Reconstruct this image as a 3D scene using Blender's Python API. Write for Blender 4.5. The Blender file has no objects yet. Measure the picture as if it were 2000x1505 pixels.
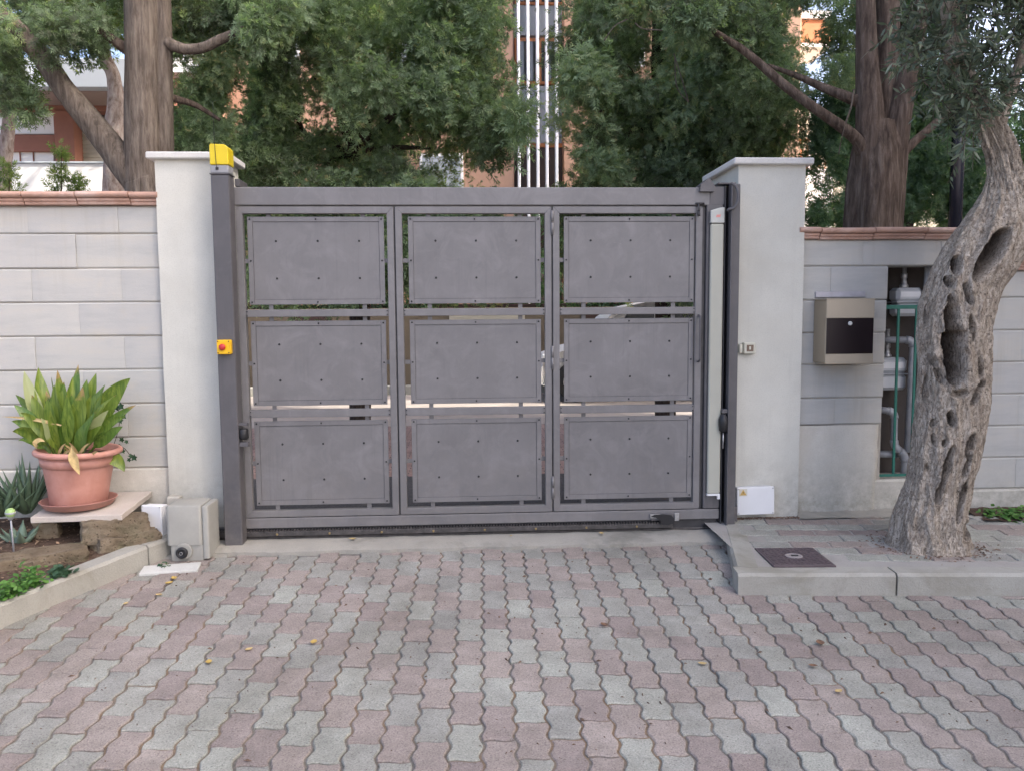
import bpy, math, random
import numpy as np
from mathutils import Vector, Matrix, noise

# ------------------------------------------------------------------ camera, sky, sun, exposure
sc = bpy.context.scene
COL = sc.collection
F = 1560.0
CAM = np.array([0.0, -4.45, 1.25])
_ps, _th, _ro = math.radians(3.1), math.radians(4.9), math.radians(-0.43)
_f = np.array([math.sin(_ps) * math.cos(_th), math.cos(_ps) * math.cos(_th), -math.sin(_th)])
_r = np.array([math.cos(_ps), -math.sin(_ps), 0.0])
_u = np.cross(_r, _f)
_r, _u = math.cos(_ro) * _r + math.sin(_ro) * _u, -math.sin(_ro) * _r + math.cos(_ro) * _u
cd = bpy.data.cameras.new("camera")
cam = bpy.data.objects.new("camera", cd)
COL.objects.link(cam)
cam.matrix_world = Matrix(((_r[0], _u[0], -_f[0], CAM[0]), (_r[1], _u[1], -_f[1], CAM[1]), (_r[2], _u[2], -_f[2], CAM[2]), (0, 0, 0, 1)))
cd.sensor_width = 36.0
cd.lens = F / 2000.0 * 36.0
cd.clip_start = 0.05
cd.clip_end = 2000.0
sc.camera = cam

SUN_EL = math.radians(34.0)
SUN_H = np.array([0.94, -0.3412])            # horizontal direction towards the sun
w = bpy.data.worlds.new("World")
sc.world = w
w.use_nodes = True
wn = w.node_tree
sky = wn.nodes.new("ShaderNodeTexSky")
sky.sky_type = 'NISHITA'
sky.sun_disc = False
sky.sun_elevation = SUN_EL
sky.sun_rotation = math.atan2(SUN_H[0], SUN_H[1])
sky.air_density = 0.48
sky.dust_density = 6.0
sky.ozone_density = 0.0
wn.links.new(sky.outputs[0], wn.nodes["Background"].inputs[0])
wn.nodes["Background"].inputs[1].default_value = 0.15
ld = bpy.data.lights.new("sun", 'SUN')
ld.energy = 2.0
ld.angle = math.radians(0.6)
ld.color = (1.0, 0.93, 0.82)
sun = bpy.data.objects.new("sun", ld)
COL.objects.link(sun)
_sd = Vector((SUN_H[0] * math.cos(SUN_EL), SUN_H[1] * math.cos(SUN_EL), math.sin(SUN_EL)))
sun.rotation_euler = _sd.to_track_quat('Z', 'Y').to_euler()
sun.location = (12, -9, 14)
vs = sc.view_settings
vs.view_transform = 'Standard'
vs.look = 'None'
vs.gamma = 1.0
vs.exposure = 2.55
vs.use_curve_mapping = False

# ------------------------------------------------------------------ helpers
def ray(x, y):
    return _f + _r * (x - 1000.0) / F - _u * (y - 752.5) / F
def at(x, y, Y):
    """point of the place seen at photo pixel (x, y) at distance Y behind the gate plane"""
    v = ray(x, y)
    return CAM + v * ((Y - CAM[1]) / v[1])
SL = math.tan(math.radians(3.45))
def gz(y):
    return SL * y if y < 0 else 0.0
def gnd(x, y, off=0.0):
    v = ray(x, y)
    return CAM + v * ((SL * CAM[1] + off - CAM[2]) / (v[2] - SL * v[1]))
def rect(x0, y0, x1, y1, Y):
    a = at(x0, (y0 + y1) / 2, Y); b = at(x1, (y0 + y1) / 2, Y)
    c = at((x0 + x1) / 2, y0, Y); d = at((x0 + x1) / 2, y1, Y)
    return a[0], b[0], d[2], c[2]

rng = random.Random(7)
nr = np.random.default_rng(11)

def place(o, parent):
    COL.objects.link(o)
    if parent is not None:
        o.parent = parent
        loc = Vector((0, 0, 0)); p = parent
        while p is not None:
            loc += Vector(p.location); p = p.parent if p.type == 'EMPTY' else None
        o.matrix_parent_inverse = Matrix.Translation(-loc)
    return o
def tag(o, label=None, cat=None, group=None, kind=None):
    if label: o["label"] = label
    if cat: o["category"] = cat
    if group: o["group"] = group
    if kind: o["kind"] = kind
    return o
def thing(name, loc, label, cat, group=None, kind=None):
    o = bpy.data.objects.new(name, None)
    o.empty_display_size = 0.1
    COL.objects.link(o)
    o.location = loc
    return tag(o, label, cat, group, kind)
def newmesh(name, V, Fc, smooth=False):
    me = bpy.data.meshes.new(name)
    me.from_pydata([tuple(map(float, v)) for v in V], [], [tuple(map(int, q)) for q in Fc])
    if smooth:
        me.polygons.foreach_set("use_smooth", [True] * len(me.polygons))
    me.update()
    return me
def obj(name, me, mat, parent=None):
    o = bpy.data.objects.new(name, me)
    if mat is not None and not me.materials:
        me.materials.append(mat)
    return place(o, parent)
def fastmesh(name, V, Fc, mat, parent=None, tone=None, smooth=False):
    V = np.asarray(V, dtype=np.float32); Fc = np.asarray(Fc, dtype=np.int32)
    me = bpy.data.meshes.new(name)
    k = Fc.shape[1]
    me.vertices.add(len(V)); me.vertices.foreach_set("co", V.ravel())
    me.loops.add(Fc.size); me.loops.foreach_set("vertex_index", Fc.ravel())
    me.polygons.add(len(Fc))
    me.polygons.foreach_set("loop_start", np.arange(0, Fc.size, k, dtype=np.int32))
    me.polygons.foreach_set("loop_total", np.full(len(Fc), k, dtype=np.int32))
    if smooth:
        me.polygons.foreach_set("use_smooth", np.ones(len(Fc), dtype=bool))
    if tone is not None:
        a = me.attributes.new("tone", 'FLOAT', 'POINT')
        a.data.foreach_set("value", np.asarray(tone, dtype=np.float32))
    me.update(calc_edges=True)
    return obj(name, me, mat, parent)

def _box_topology():
    import bmesh
    bm = bmesh.new(); b = 0.2
    vs_ = []
    for sx in (-1, 1):
        for sy in (-1, 1):
            for sz in (-1, 1):
                for k in range(3):
                    p = [sx * (1 - b), sy * (1 - b), sz * (1 - b)]; p[k] = (sx, sy, sz)[k]
                    vs_.append(bm.verts.new(p))
    bm.verts.index_update()
    bmesh.ops.convex_hull(bm, input=vs_)
    bmesh.ops.dissolve_limit(bm, angle_limit=0.01, verts=bm.verts, edges=bm.edges)
    bm.verts.index_update()
    co = [v.co.copy() for v in bm.verts]
    fc = [[v.index for v in f.verts] for f in bm.faces]
    bm.free()
    return co, fc
BT_CO, BT_F = _box_topology()

class MB:
    def __init__(self): self.V = []; self.F = []
    def add(self, V, Fc):
        n = len(self.V); self.V += [tuple(v) for v in V]; self.F += [tuple(i + n for i in q) for q in Fc]; return self
    def box(self, x0, x1, y0, y1, z0, z1, b=0.003, M=None):
        c = Vector(((x0 + x1) / 2, (y0 + y1) / 2, (z0 + z1) / 2)); h = (abs(x1 - x0) / 2, abs(y1 - y0) / 2, abs(z1 - z0) / 2)
        b = min(b, min(h) * 0.45)
        V = []
        for p in BT_CO:
            q = Vector([math.copysign(h[k] - (0 if abs(p[k]) > 0.9 else b), p[k]) for k in range(3)]) + c
            V.append(M @ q if M is not None else q)
        return self.add(V, BT_F)
    def tube(self, pts, rad, seg=10, cap=True, flat=1.0):
        pts = [Vector(p) for p in pts]
        if not hasattr(rad, '__len__'): rad = [rad] * len(pts)
        n = len(self.V); t0 = None; nx = None
        for i, p in enumerate(pts):
            t = (pts[min(i + 1, len(pts) - 1)] - pts[max(i - 1, 0)]).normalized()
            if nx is None:
                nx = t.orthogonal().normalized()
            else:
                nx = (nx - t * nx.dot(t)).normalized()
            ny = t.cross(nx)
            for k in range(seg):
                a = 2 * math.pi * k / seg
                self.V.append(tuple(p + (nx * math.cos(a) + ny * math.sin(a) * flat) * rad[i]))
        for i in range(len(pts) - 1):
            for k in range(seg):
                a = n + i * seg + k; b = n + i * seg + (k + 1) % seg
                self.F.append((a, b, b + seg, a + seg))
        if cap:
            self.F.append(tuple(n + k for k in range(seg))[::-1])
            self.F.append(tuple(n + (len(pts) - 1) * seg + k for k in range(seg)))
        return self
    def lathe(self, prof, c, seg=40, M=None):
        n = len(self.V)
        for r_, z_ in prof:
            for k in range(seg):
                a = 2 * math.pi * k / seg
                q = Vector((r_ * math.cos(a), r_ * math.sin(a), z_))
                if M is not None: q = M @ q
                self.V.append(tuple(q + Vector(c)))
        for i in range(len(prof) - 1):
            for k in range(seg):
                a = n + i * seg + k; b = n + i * seg + (k + 1) % seg
                self.F.append((a, b, b + seg, a + seg))
        if prof[0][0] > 1e-5: self.F.append(tuple(n + k for k in range(seg))[::-1])
        if prof[-1][0] > 1e-5: self.F.append(tuple(n + (len(prof) - 1) * seg + k for k in range(seg)))
        return self
    def prism(self, poly, y0, y1, axis='y'):
        n = len(self.V); m = len(poly)
        for yy in (y0, y1):
            for a, b in poly:
                self.V.append((a, yy, b) if axis == 'y' else (a, b, yy))
        self.F.append(tuple(range(n, n + m))); self.F.append(tuple(range(n + m, n + 2 * m))[::-1])
        for i in range(m):
            j = (i + 1) % m
            self.F.append((n + i, n + m + i, n + m + j, n + j))
        return self
    def build(self, name, mat, parent=None, smooth=False):
        me = newmesh(name, self.V, self.F, smooth)
        return obj(name, me, mat, parent)
def box(name, x0, x1, y0, y1, z0, z1, mat, parent=None, b=0.003, M=None):
    return MB().box(x0, x1, y0, y1, z0, z1, b, M).build(name, mat, parent)
def fixn(o):
    import bmesh
    bm = bmesh.new(); bm.from_mesh(o.data); bmesh.ops.recalc_face_normals(bm, faces=bm.faces); bm.to_mesh(o.data); bm.free()
    return o
def smooth_by_angle(o, deg=40):
    me = o.data
    me.polygons.foreach_set("use_smooth", [True] * len(me.polygons))
    me.set_sharp_from_angle(angle=math.radians(deg))
    return o
def crspline(pts, n):
    P = [np.array(p, float) for p in pts]
    P = [2 * P[0] - P[1]] + P + [2 * P[-1] - P[-2]]
    out = []
    m = len(P) - 3
    for i in range(n):
        t = i / (n - 1) * m; k = min(int(t), m - 1); t -= k
        a, b, c, d = P[k:k + 4]
        out.append(0.5 * ((2 * b) + (-a + c) * t + (2 * a - 5 * b + 4 * c - d) * t * t + (-a + 3 * b - 3 * c + d) * t ** 3))
    return out

# ------------------------------------------------------------------ materials
class NT:
    def __init__(self, name):
        self.m = bpy.data.materials.new(name); self.m.use_nodes = True
        self.t = self.m.node_tree; self.n = self.t.nodes; self.bs = self.n["Principled BSDF"]
        self.pos = self.n.new("ShaderNodeNewGeometry").outputs["Position"]
    def link(self, a, b): self.t.links.new(a, b)
    def mapping(self, s, vec=None):
        mp = self.n.new("ShaderNodeMapping"); mp.inputs["Scale"].default_value = s
        self.link(vec or self.pos, mp.inputs[0]); return mp.outputs[0]
    def noise(self, scale, detail=4, rough=0.6, vec=None, dist=0.0):
        t = self.n.new("ShaderNodeTexNoise"); t.inputs["Scale"].default_value = scale; t.inputs["Detail"].default_value = detail
        t.inputs["Roughness"].default_value = rough; t.inputs["Distortion"].default_value = dist
        self.link(vec or self.pos, t.inputs["Vector"]); return t.outputs["Fac"]
    def voro(self, scale, vec=None, feat='F1', rnd=1.0):
        t = self.n.new("ShaderNodeTexVoronoi"); t.feature = feat; t.inputs["Scale"].default_value = scale; t.inputs["Randomness"].default_value = rnd
        self.link(vec or self.pos, t.inputs["Vector"]); return t.outputs["Distance"]
    def ramp(self, fac, stops):
        r = self.n.new("ShaderNodeValToRGB"); e = r.color_ramp.elements
        while len(e) < len(stops): e.new(0.5)
        for k, (p, c) in enumerate(stops):
            e[k].position = p; c = (c, c, c) if not hasattr(c, '__len__') else c
            e[k].color = (*c, 1.0)
        self.link(fac, r.inputs[0]); return r.outputs[0]
    def mix(self, fac, a, b, mode='MIX'):
        m = self.n.new("ShaderNodeMix"); m.data_type = 'RGBA'; m.blend_type = mode; m.clamp_factor = True
        for k, v in ((0, fac), (6, a), (7, b)):
            sock = m.inputs[k]
            if hasattr(v, 'links'): self.link(v, sock)
            elif hasattr(v, '__len__'): sock.default_value = (*v, 1.0)
            else: sock.default_value = v if k == 0 else (v, v, v, 1.0)
        return m.outputs[2]
    def math(self, op, a, b=0.0):
        m = self.n.new("ShaderNodeMath"); m.operation = op
        for s, v in ((m.inputs[0], a), (m.inputs[1], b)):
            if hasattr(v, 'links'): self.link(v, s)
            else: s.default_value = v
        return m.outputs[0]
    def attr(self, name):
        a = self.n.new("ShaderNodeAttribute"); a.attribute_name = name; return a.outputs["Fac"]
    def rand(self):
        return self.n.new("ShaderNodeObjectInfo").outputs["Random"]
    def z(self):
        s = self.n.new("ShaderNodeSeparateXYZ"); self.link(self.pos, s.inputs[0]); return s.outputs[2]
    def out(self, color, rough=0.8, bump=None, strength=0.3, dist=0.004, metal=0.0, spec=0.4):
        if hasattr(color, 'links'): self.link(color, self.bs.inputs["Base Color"])
        else: self.bs.inputs["Base Color"].default_value = (*color, 1)
        if hasattr(rough, 'links'): self.link(rough, self.bs.inputs["Roughness"])
        else: self.bs.inputs["Roughness"].default_value = rough
        self.bs.inputs["Metallic"].default_value = metal
        self.bs.inputs["Specular IOR Level"].default_value = spec
        if bump is not None:
            b = self.n.new("ShaderNodeBump"); b.inputs["Strength"].default_value = strength; b.inputs["Distance"].default_value = dist
            self.link(bump, b.inputs["Height"]); self.link(b.outputs[0], self.bs.inputs["Normal"])
        return self.m
def mul(c, k): return tuple(min(1, v * k) for v in c)
def plain(name, c, rough=0.6, var=0.12, scale=12, bump=0.15, bscale=90, metal=0.0, spec=0.4, rnd=0.0, dist=0.002):
    t = NT(name)
    col = t.ramp(t.noise(scale, 5, 0.65), [(0.3, mul(c, 1 - var)), (0.7, mul(c, 1 + var))])
    return t.out(col, rough, t.noise(bscale, 3, 0.6), bump, dist, metal, spec)

def paver_mat(name, c):
    t = NT(name)
    sp = t.noise(170, 3, 0.8)
    col = t.ramp(sp, [(0.34, mul(c, 0.50)), (0.45, mul(c, 0.93)), (0.58, mul(c, 1.05)), (0.70, mul(c, 1.42))])
    blot = t.ramp(t.noise(9, 5, 0.65), [(0.3, 0.82), (0.65, 1.06)])
    col = t.mix(1.0, col, blot, 'MULTIPLY')
    col = t.mix(1.0, col, t.ramp(t.rand(), [(0.0, (0.87, 0.86, 0.87)), (0.5, (0.98, 0.98, 0.97)), (1.0, (1.04, 1.06, 1.04))]), 'MULTIPLY')
    broad = t.ramp(t.noise(1.1, 4, 0.6), [(0.35, (0.86, 0.85, 0.84)), (0.65, (1.04, 1.04, 1.04))])
    col = t.mix(1.0, col, broad, 'MULTIPLY')
    wear = t.ramp(t.noise(0.55, 6, 0.7, dist=0.8), [(0.38, (0.80, 0.79, 0.77)), (0.56, (1.0, 1.0, 1.0)), (0.7, (1.05, 1.05, 1.04))])
    col = t.mix(1.0, col, wear, 'MULTIPLY')
    moss = t.math('MULTIPLY', t.ramp(t.noise(38, 6, 0.8), [(0.52, 0.0), (0.72, 0.7)]), t.ramp(t.noise(0.9, 3), [(0.45, 0.0), (0.62, 0.8)]))
    col = t.mix(moss, col, mul(c, 0.55))
    spots = t.ramp(t.voro(70), [(0.03, 1.0), (0.10, 0.0)])
    col = t.mix(t.math('MULTIPLY', spots, t.ramp(t.noise(15, 2), [(0.55, 0.0), (0.62, 0.55)])), col, mul(c, 0.45))
    return t.out(col, 0.9, t.noise(300, 4, 0.7), 0.5, 0.0016, spec=0.25)
M_PG = paver_mat("paver_grey", (0.338, 0.338, 0.304))
M_PP = paver_mat("paver_pink", (0.322, 0.276, 0.252))
t = NT("joint_sand")
M_SAND = t.out(t.mix(t.ramp(t.noise(2.2, 5, 0.7), [(0.46, 0.0), (0.62, 0.8)]), t.ramp(t.noise(60, 5, 0.7), [(0.3, (0.085, 0.08, 0.07)), (0.7, (0.22, 0.205, 0.18))]), t.ramp(t.noise(80, 5, 0.8), [(0.3, (0.10, 0.06, 0.035)), (0.7, (0.28, 0.19, 0.11))])), 0.95, t.noise(200, 4), 0.6, 0.004)

def concrete(name, c, stain=(0.5, 0.45, 0.36), amount=0.5, bump=0.35, zdirt=None):
    t = NT(name)
    col = t.ramp(t.noise(3.0, 6, 0.65), [(0.3, mul(c, 0.88)), (0.7, mul(c, 1.05))])
    col = t.mix(t.ramp(t.noise(160, 3, 0.7), [(0.35, 0.35), (0.5, 0.0)]), col, mul(c, 0.66))
    col = t.mix(t.math('MULTIPLY', t.ramp(t.noise(1.7, 6, 0.7, dist=0.6), [(0.50, 0.0), (0.72, 1.0)]), amount), col, tuple(a * b for a, b in zip(c, stain)) if max(stain) > 1 else stain)
    col = t.mix(t.ramp(t.voro(26), [(0.02, 0.45), (0.045, 0.0)]), col, mul(c, 0.5))
    if zdirt:
        st = t.ramp(t.noise(1.0, 5, 0.7, vec=t.mapping((22, 22, 0.8))), [(0.50, 0.0), (0.75, 0.28)])
        col = t.mix(t.math('MULTIPLY', st, t.ramp(t.noise(2.3, 4), [(0.4, 0.0), (0.65, 1.0)])), col, mul(c, 0.62))
        z0, z1, dc = zdirt
        mp = t.n.new("ShaderNodeMapRange"); mp.inputs[1].default_value = z1; mp.inputs[2].default_value = z0
        t.link(t.z(), mp.inputs[0])
        g = t.math('MULTIPLY', mp.outputs[0], t.ramp(t.noise(14, 6, 0.75), [(0.32, 0.0), (0.68, 1.0)]))
        col = t.mix(g, col, dc)
    return t.out(col, 0.9, t.noise(120, 5, 0.7), bump, 0.003, spec=0.25)
M_PILLAR = concrete("pillar_render", (0.565, 0.56, 0.505), (0.49, 0.47, 0.405), 0.5, 0.25, (0.02, 0.45, (0.25, 0.235, 0.20)))
M_CAPST = concrete("cap_stone", (0.60, 0.59, 0.56), (0.44, 0.43, 0.40), 0.5)
M_KERB = concrete("kerb_concrete", (0.355, 0.345, 0.305), (0.20, 0.185, 0.14), 0.9, 0.9)
M_THRESH = concrete("threshold_concrete", (0.33, 0.315, 0.275), (0.17, 0.165, 0.14), 0.9, 0.9)
M_BASE = concrete("wall_base_render", (0.60, 0.575, 0.51), (0.47, 0.43, 0.36), 0.6, 0.4, (0.03, 0.45, (0.25, 0.24, 0.195)))
def block_mat():
    t = NT("wall_block")
    c = (0.55, 0.555, 0.55)
    lay = t.noise(2.2, 6, 0.7, vec=t.mapping((1.0, 1.0, 5.0)))
    col = t.ramp(lay, [(0.28, (0.385, 0.385, 0.37)), (0.5, (0.445, 0.44, 0.415)), (0.72, (0.475, 0.455, 0.405))])
    col = t.mix(t.math('MULTIPLY', t.ramp(t.noise(3.1, 6, 0.75), [(0.54, 0.0), (0.76, 1.0)]), 0.65), col, (0.50, 0.455, 0.37))
    col = t.mix(t.ramp(t.noise(220, 3, 0.7), [(0.3, 0.3), (0.45, 0.0)]), col, (0.36, 0.36, 0.36))
    col = t.mix(1.0, col, t.ramp(t.rand(), [(0, (0.965, 0.965, 0.975)), (1, (1.02, 1.02, 1.01))]), 'MULTIPLY')
    drip = t.math('MULTIPLY', t.ramp(t.noise(1.0, 5, 0.7, vec=t.mapping((15, 15, 0.6))), [(0.5, 0.0), (0.72, 0.6)]), t.ramp(t.noise(1.6, 4), [(0.42, 0.0), (0.62, 1.0)]))
    col = t.mix(drip, col, (0.37, 0.345, 0.30))
    mp = t.n.new("ShaderNodeMapRange"); mp.inputs[1].default_value = 0.55; mp.inputs[2].default_value = 0.08
    t.link(t.z(), mp.inputs[0])
    col = t.mix(t.math('MULTIPLY', mp.outputs[0], t.ramp(t.noise(18, 6, 0.75), [(0.4, 0.0), (0.75, 0.8)])), col, (0.36, 0.34, 0.31))
    return t.out(col, 0.9, t.noise(90, 5, 0.7, vec=t.mapping((1, 1, 3))), 0.3, 0.003, spec=0.25)
M_BLOCK = block_mat()
M_MORTAR = concrete("mortar", (0.42, 0.39, 0.34), (0.30, 0.26, 0.20), 0.7)
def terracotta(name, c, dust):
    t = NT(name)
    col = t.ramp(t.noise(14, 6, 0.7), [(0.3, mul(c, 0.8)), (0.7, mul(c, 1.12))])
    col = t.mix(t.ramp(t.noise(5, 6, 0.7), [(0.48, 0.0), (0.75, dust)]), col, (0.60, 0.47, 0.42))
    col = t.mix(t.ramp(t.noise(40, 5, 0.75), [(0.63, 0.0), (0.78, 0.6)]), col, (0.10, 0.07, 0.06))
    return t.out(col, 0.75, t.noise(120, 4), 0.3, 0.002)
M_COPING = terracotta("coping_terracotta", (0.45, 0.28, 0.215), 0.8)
def potmat():
    t = NT("pot_plastic"); c = (0.50, 0.20, 0.15)
    col = t.ramp(t.noise(9, 5, 0.6), [(0.3, (0.42, 0.19, 0.145)), (0.75, (0.54, 0.28, 0.225))])
    col = t.mix(t.ramp(t.noise(4, 6, 0.7, vec=t.mapping((1, 1, 0.6))), [(0.5, 0.0), (0.72, 0.5)]), col, (0.62, 0.38, 0.33))
    return t.out(col, 0.55, t.noise(60, 3), 0.08, 0.002, spec=0.4)
M_POT = potmat()
def gatemat(name, c, rough=0.5):
    t = NT(name)
    col = t.ramp(t.noise(2.6, 6, 0.7), [(0.3, mul(c, 0.85)), (0.7, mul(c, 1.12))])
    col = t.mix(t.ramp(t.noise(6.5, 5, 0.7, dist=0.8), [(0.48, 0.0), (0.74, 0.55)]), col, mul(c, 1.45))
    col = t.mix(1.0, col, t.ramp(t.noise(18, 5, 0.8, vec=t.mapping((5, 1, 0.35))), [(0.3, 0.97), (0.7, 1.015)]), 'MULTIPLY')
    mp = t.n.new("ShaderNodeMapRange"); mp.inputs[1].default_value = 0.6; mp.inputs[2].default_value = 0.05
    t.link(t.z(), mp.inputs[0])
    col = t.mix(t.math('MULTIPLY', mp.outputs[0], t.ramp(t.noise(7, 6, 0.75), [(0.40, 0.0), (0.75, 0.55)])), col, (0.20, 0.18, 0.16))
    dr = t.math('MULTIPLY', t.ramp(t.noise(1.0, 5, 0.75, vec=t.mapping((34, 34, 0.9))), [(0.52, 0.0), (0.74, 0.5)]), t.ramp(t.noise(2.4, 4), [(0.45, 0.0), (0.62, 1.0)]))
    col = t.mix(dr, col, mul(c, 0.68))
    sc2 = t.math('MULTIPLY', t.ramp(t.noise(1.0, 4, 0.8, vec=t.mapping((4, 4, 90)), dist=1.5), [(0.66, 0.0), (0.72, 0.6)]), t.ramp(t.noise(3.1, 3), [(0.52, 0.0), (0.6, 1.0)]))
    col = t.mix(sc2, col, mul(c, 1.5))
    r = t.ramp(t.noise(5, 5, 0.7), [(0.3, rough - 0.06), (0.7, rough + 0.12)])
    return t.out(col, r, t.noise(260, 3), 0.06, 0.001, metal=0.0, spec=0.5)
M_GATE = gatemat("gate_paint", (0.150, 0.146, 0.148), 0.42)
M_POST = gatemat("post_paint", (0.080, 0.077, 0.082), 0.46)
M_DARKM = plain("dark_steel", (0.035, 0.034, 0.036), 0.55, 0.3, 20, 0.2, spec=0.5)
M_RACK = plain("rack_steel", (0.055, 0.05, 0.048), 0.5, 0.5, 25, 0.3, spec=0.5)
M_STEEL = plain("bare_steel", (0.42, 0.42, 0.42), 0.4, 0.25, 30, 0.1, metal=0.7)
M_BOLT = plain("bolt_head", (0.02, 0.02, 0.022), 0.5, 0.3, 30, 0.1)
M_SAFE = plain("safety_rubber", (0.37, 0.37, 0.315), 0.6, 0.05, 5, 0.05)
M_SAFECAP = plain("safety_cap", (0.42, 0.43, 0.40), 0.5, 0.03, 5, 0.03)
M_RED = plain("red_plastic", (0.42, 0.03, 0.03), 0.35, 0.1, 10, 0.03)
M_PALERED = plain("faded_red_print", (0.62, 0.25, 0.22), 0.6, 0.05, 10, 0.0)
t = NT("yellow_plastic_lamp")
M_YEL = t.out(t.ramp(t.noise(6, 3), [(0.3, (0.60, 0.45, 0.012)), (0.7, (0.66, 0.51, 0.02))]), 0.35, None)
M_YELB = plain("yellow_box", (0.72, 0.42, 0.01), 0.45, 0.08, 10, 0.05)
M_GREYPL = plain("grey_plastic", (0.27, 0.275, 0.29), 0.5, 0.06, 8, 0.05)
M_MOTOR = plain("motor_housing", (0.30, 0.295, 0.265), 0.55, 0.14, 5, 0.12, 200)
M_MOTORD = plain("motor_housing_base", (0.25, 0.245, 0.22), 0.6, 0.15, 6, 0.15, 150)
M_BLACK = plain("black_plastic", (0.018, 0.018, 0.02), 0.45, 0.2, 10, 0.05)
M_WHITEPL = plain("white_plastic", (0.66, 0.67, 0.68), 0.45, 0.05, 4, 0.04)
M_OFFW = plain("cream_plastic", (0.56, 0.55, 0.46), 0.5, 0.1, 15, 0.05)
M_BROWNL = plain("brown_lens", (0.16, 0.11, 0.08), 0.3, 0.25, 60, 0.1)
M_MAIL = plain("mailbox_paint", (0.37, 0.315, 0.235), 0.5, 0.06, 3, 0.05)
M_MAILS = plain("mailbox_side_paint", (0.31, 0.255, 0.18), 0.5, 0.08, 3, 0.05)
M_MAILD = plain("mailbox_door", (0.012, 0.007, 0.009), 0.32, 0.2, 4, 0.02, spec=0.35)
M_ALU = plain("aluminium_strip", (0.45, 0.44, 0.47), 0.42, 0.12, 20, 0.05, metal=0.4)
M_IRON = plain("cast_iron", (0.075, 0.055, 0.06), 0.6, 0.25, 30, 0.3, spec=0.5)
M_PIPE = plain("galvanised_pipe", (0.33, 0.34, 0.36), 0.5, 0.2, 18, 0.1, metal=0.2)
M_GREENB = plain("green_bar", (0.02, 0.14, 0.105), 0.5, 0.15, 15, 0.1)
M_METER = plain("meter_enamel", (0.47, 0.49, 0.51), 0.45, 0.06, 6, 0.03)
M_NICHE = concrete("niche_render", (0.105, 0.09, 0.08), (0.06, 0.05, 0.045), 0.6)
M_SLAB = concrete("travertine_slab", (0.50, 0.45, 0.40), (0.40, 0.33, 0.27), 0.6, 0.2)
def tufa():
    t = NT("tufa_stone")
    col = t.ramp(t.noise(7, 6, 0.7), [(0.3, (0.15, 0.115, 0.075)), (0.55, (0.25, 0.20, 0.14)), (0.75, (0.32, 0.28, 0.21))])
    col = t.mix(t.ramp(t.voro(38), [(0.08, 0.8), (0.22, 0.0)]), col, (0.06, 0.047, 0.035))
    col = t.mix(t.ramp(t.noise(5, 4), [(0.58, 0.0), (0.70, 0.5)]), col, (0.13, 0.14, 0.08))
    return t.out(col, 0.95, t.math('ADD', t.noise(70, 6, 0.8), t.math('MULTIPLY', t.ramp(t.voro(45), [(0.05, 0.0), (0.25, 1.0)]), 0.7)), 1.0, 0.016, spec=0.2)
M_TUFA = tufa()
t = NT("soil")
M_SOIL = t.out(t.ramp(t.noise(45, 6, 0.75), [(0.3, (0.045, 0.03, 0.022)), (0.55, (0.11, 0.075, 0.055)), (0.72, (0.22, 0.16, 0.12))]), 0.95, t.noise(70, 6, 0.75), 1.0, 0.012, spec=0.2)
def bark(name, dark, mid, light, sc_=(34, 34, 4.5), strength=0.9, dist=0.02):
    t = NT(name)
    v = t.mapping(sc_)
    n1 = t.noise(1.0, 6, 0.7, vec=v, dist=0.4)
    col = t.ramp(n1, [(0.32, dark), (0.5, mid), (0.68, light)])
    col = t.mix(1.0, col, t.ramp(t.noise(3, 5, 0.65), [(0.3, (0.72, 0.72, 0.72)), (0.7, (1.12, 1.1, 1.08))]), 'MULTIPLY')
    return t.out(col, 0.92, n1, strength, dist, spec=0.2)
M_BARKL = bark("cypress_bark_grey", (0.065, 0.052, 0.042), (0.14, 0.115, 0.095), (0.21, 0.18, 0.15))
M_BARKR = bark("cypress_bark_red", (0.045, 0.032, 0.026), (0.112, 0.084, 0.067), (0.20, 0.16, 0.132))
M_BARKP = bark("pine_bark", (0.13, 0.09, 0.075), (0.27, 0.22, 0.20), (0.37, 0.33, 0.31), (18, 18, 7))
M_BARKT = bark("twig_bark", (0.03, 0.022, 0.018), (0.06, 0.045, 0.036), (0.10, 0.08, 0.06), (60, 60, 20), 0.4, 0.005)
def olivebark():
    t = NT("olive_bark")
    n1 = t.noise(1.0, 7, 0.75, vec=t.mapping((46, 46, 15)), dist=0.7)
    col = t.ramp(n1, [(0.28, (0.11, 0.08, 0.058)), (0.40, (0.35, 0.29, 0.225)), (0.53, (0.53, 0.455, 0.37)), (0.70, (0.65, 0.58, 0.49))])
    dirt = t.ramp(t.noise(9, 5, 0.7), [(0.50, 0.0), (0.75, 0.6)])
    col = t.mix(dirt, col, (0.19, 0.135, 0.10))
    col = t.mix(t.ramp(t.noise(90, 3, 0.7), [(0.33, 0.7), (0.43, 0.0)]), col, (0.05, 0.04, 0.035))
    crk = t.ramp(t.noise(1.0, 5, 0.8, vec=t.mapping((110, 110, 45)), dist=1.2), [(0.36, 0.0), (0.50, 1.0)])
    col = t.mix(t.math('MULTIPLY', t.math('SUBTRACT', 1.0, crk), 0.5), col, (0.075, 0.058, 0.046))
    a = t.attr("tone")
    col = t.mix(a, col, (0.032, 0.021, 0.016))     # near-black paints the deep shade of the hollows into the bark
    return t.out(col, 0.93, t.math('ADD', n1, t.math('MULTIPLY', crk, 0.35)), 1.0, 0.014, spec=0.2)
M_OLIVEB = olivebark()
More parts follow.
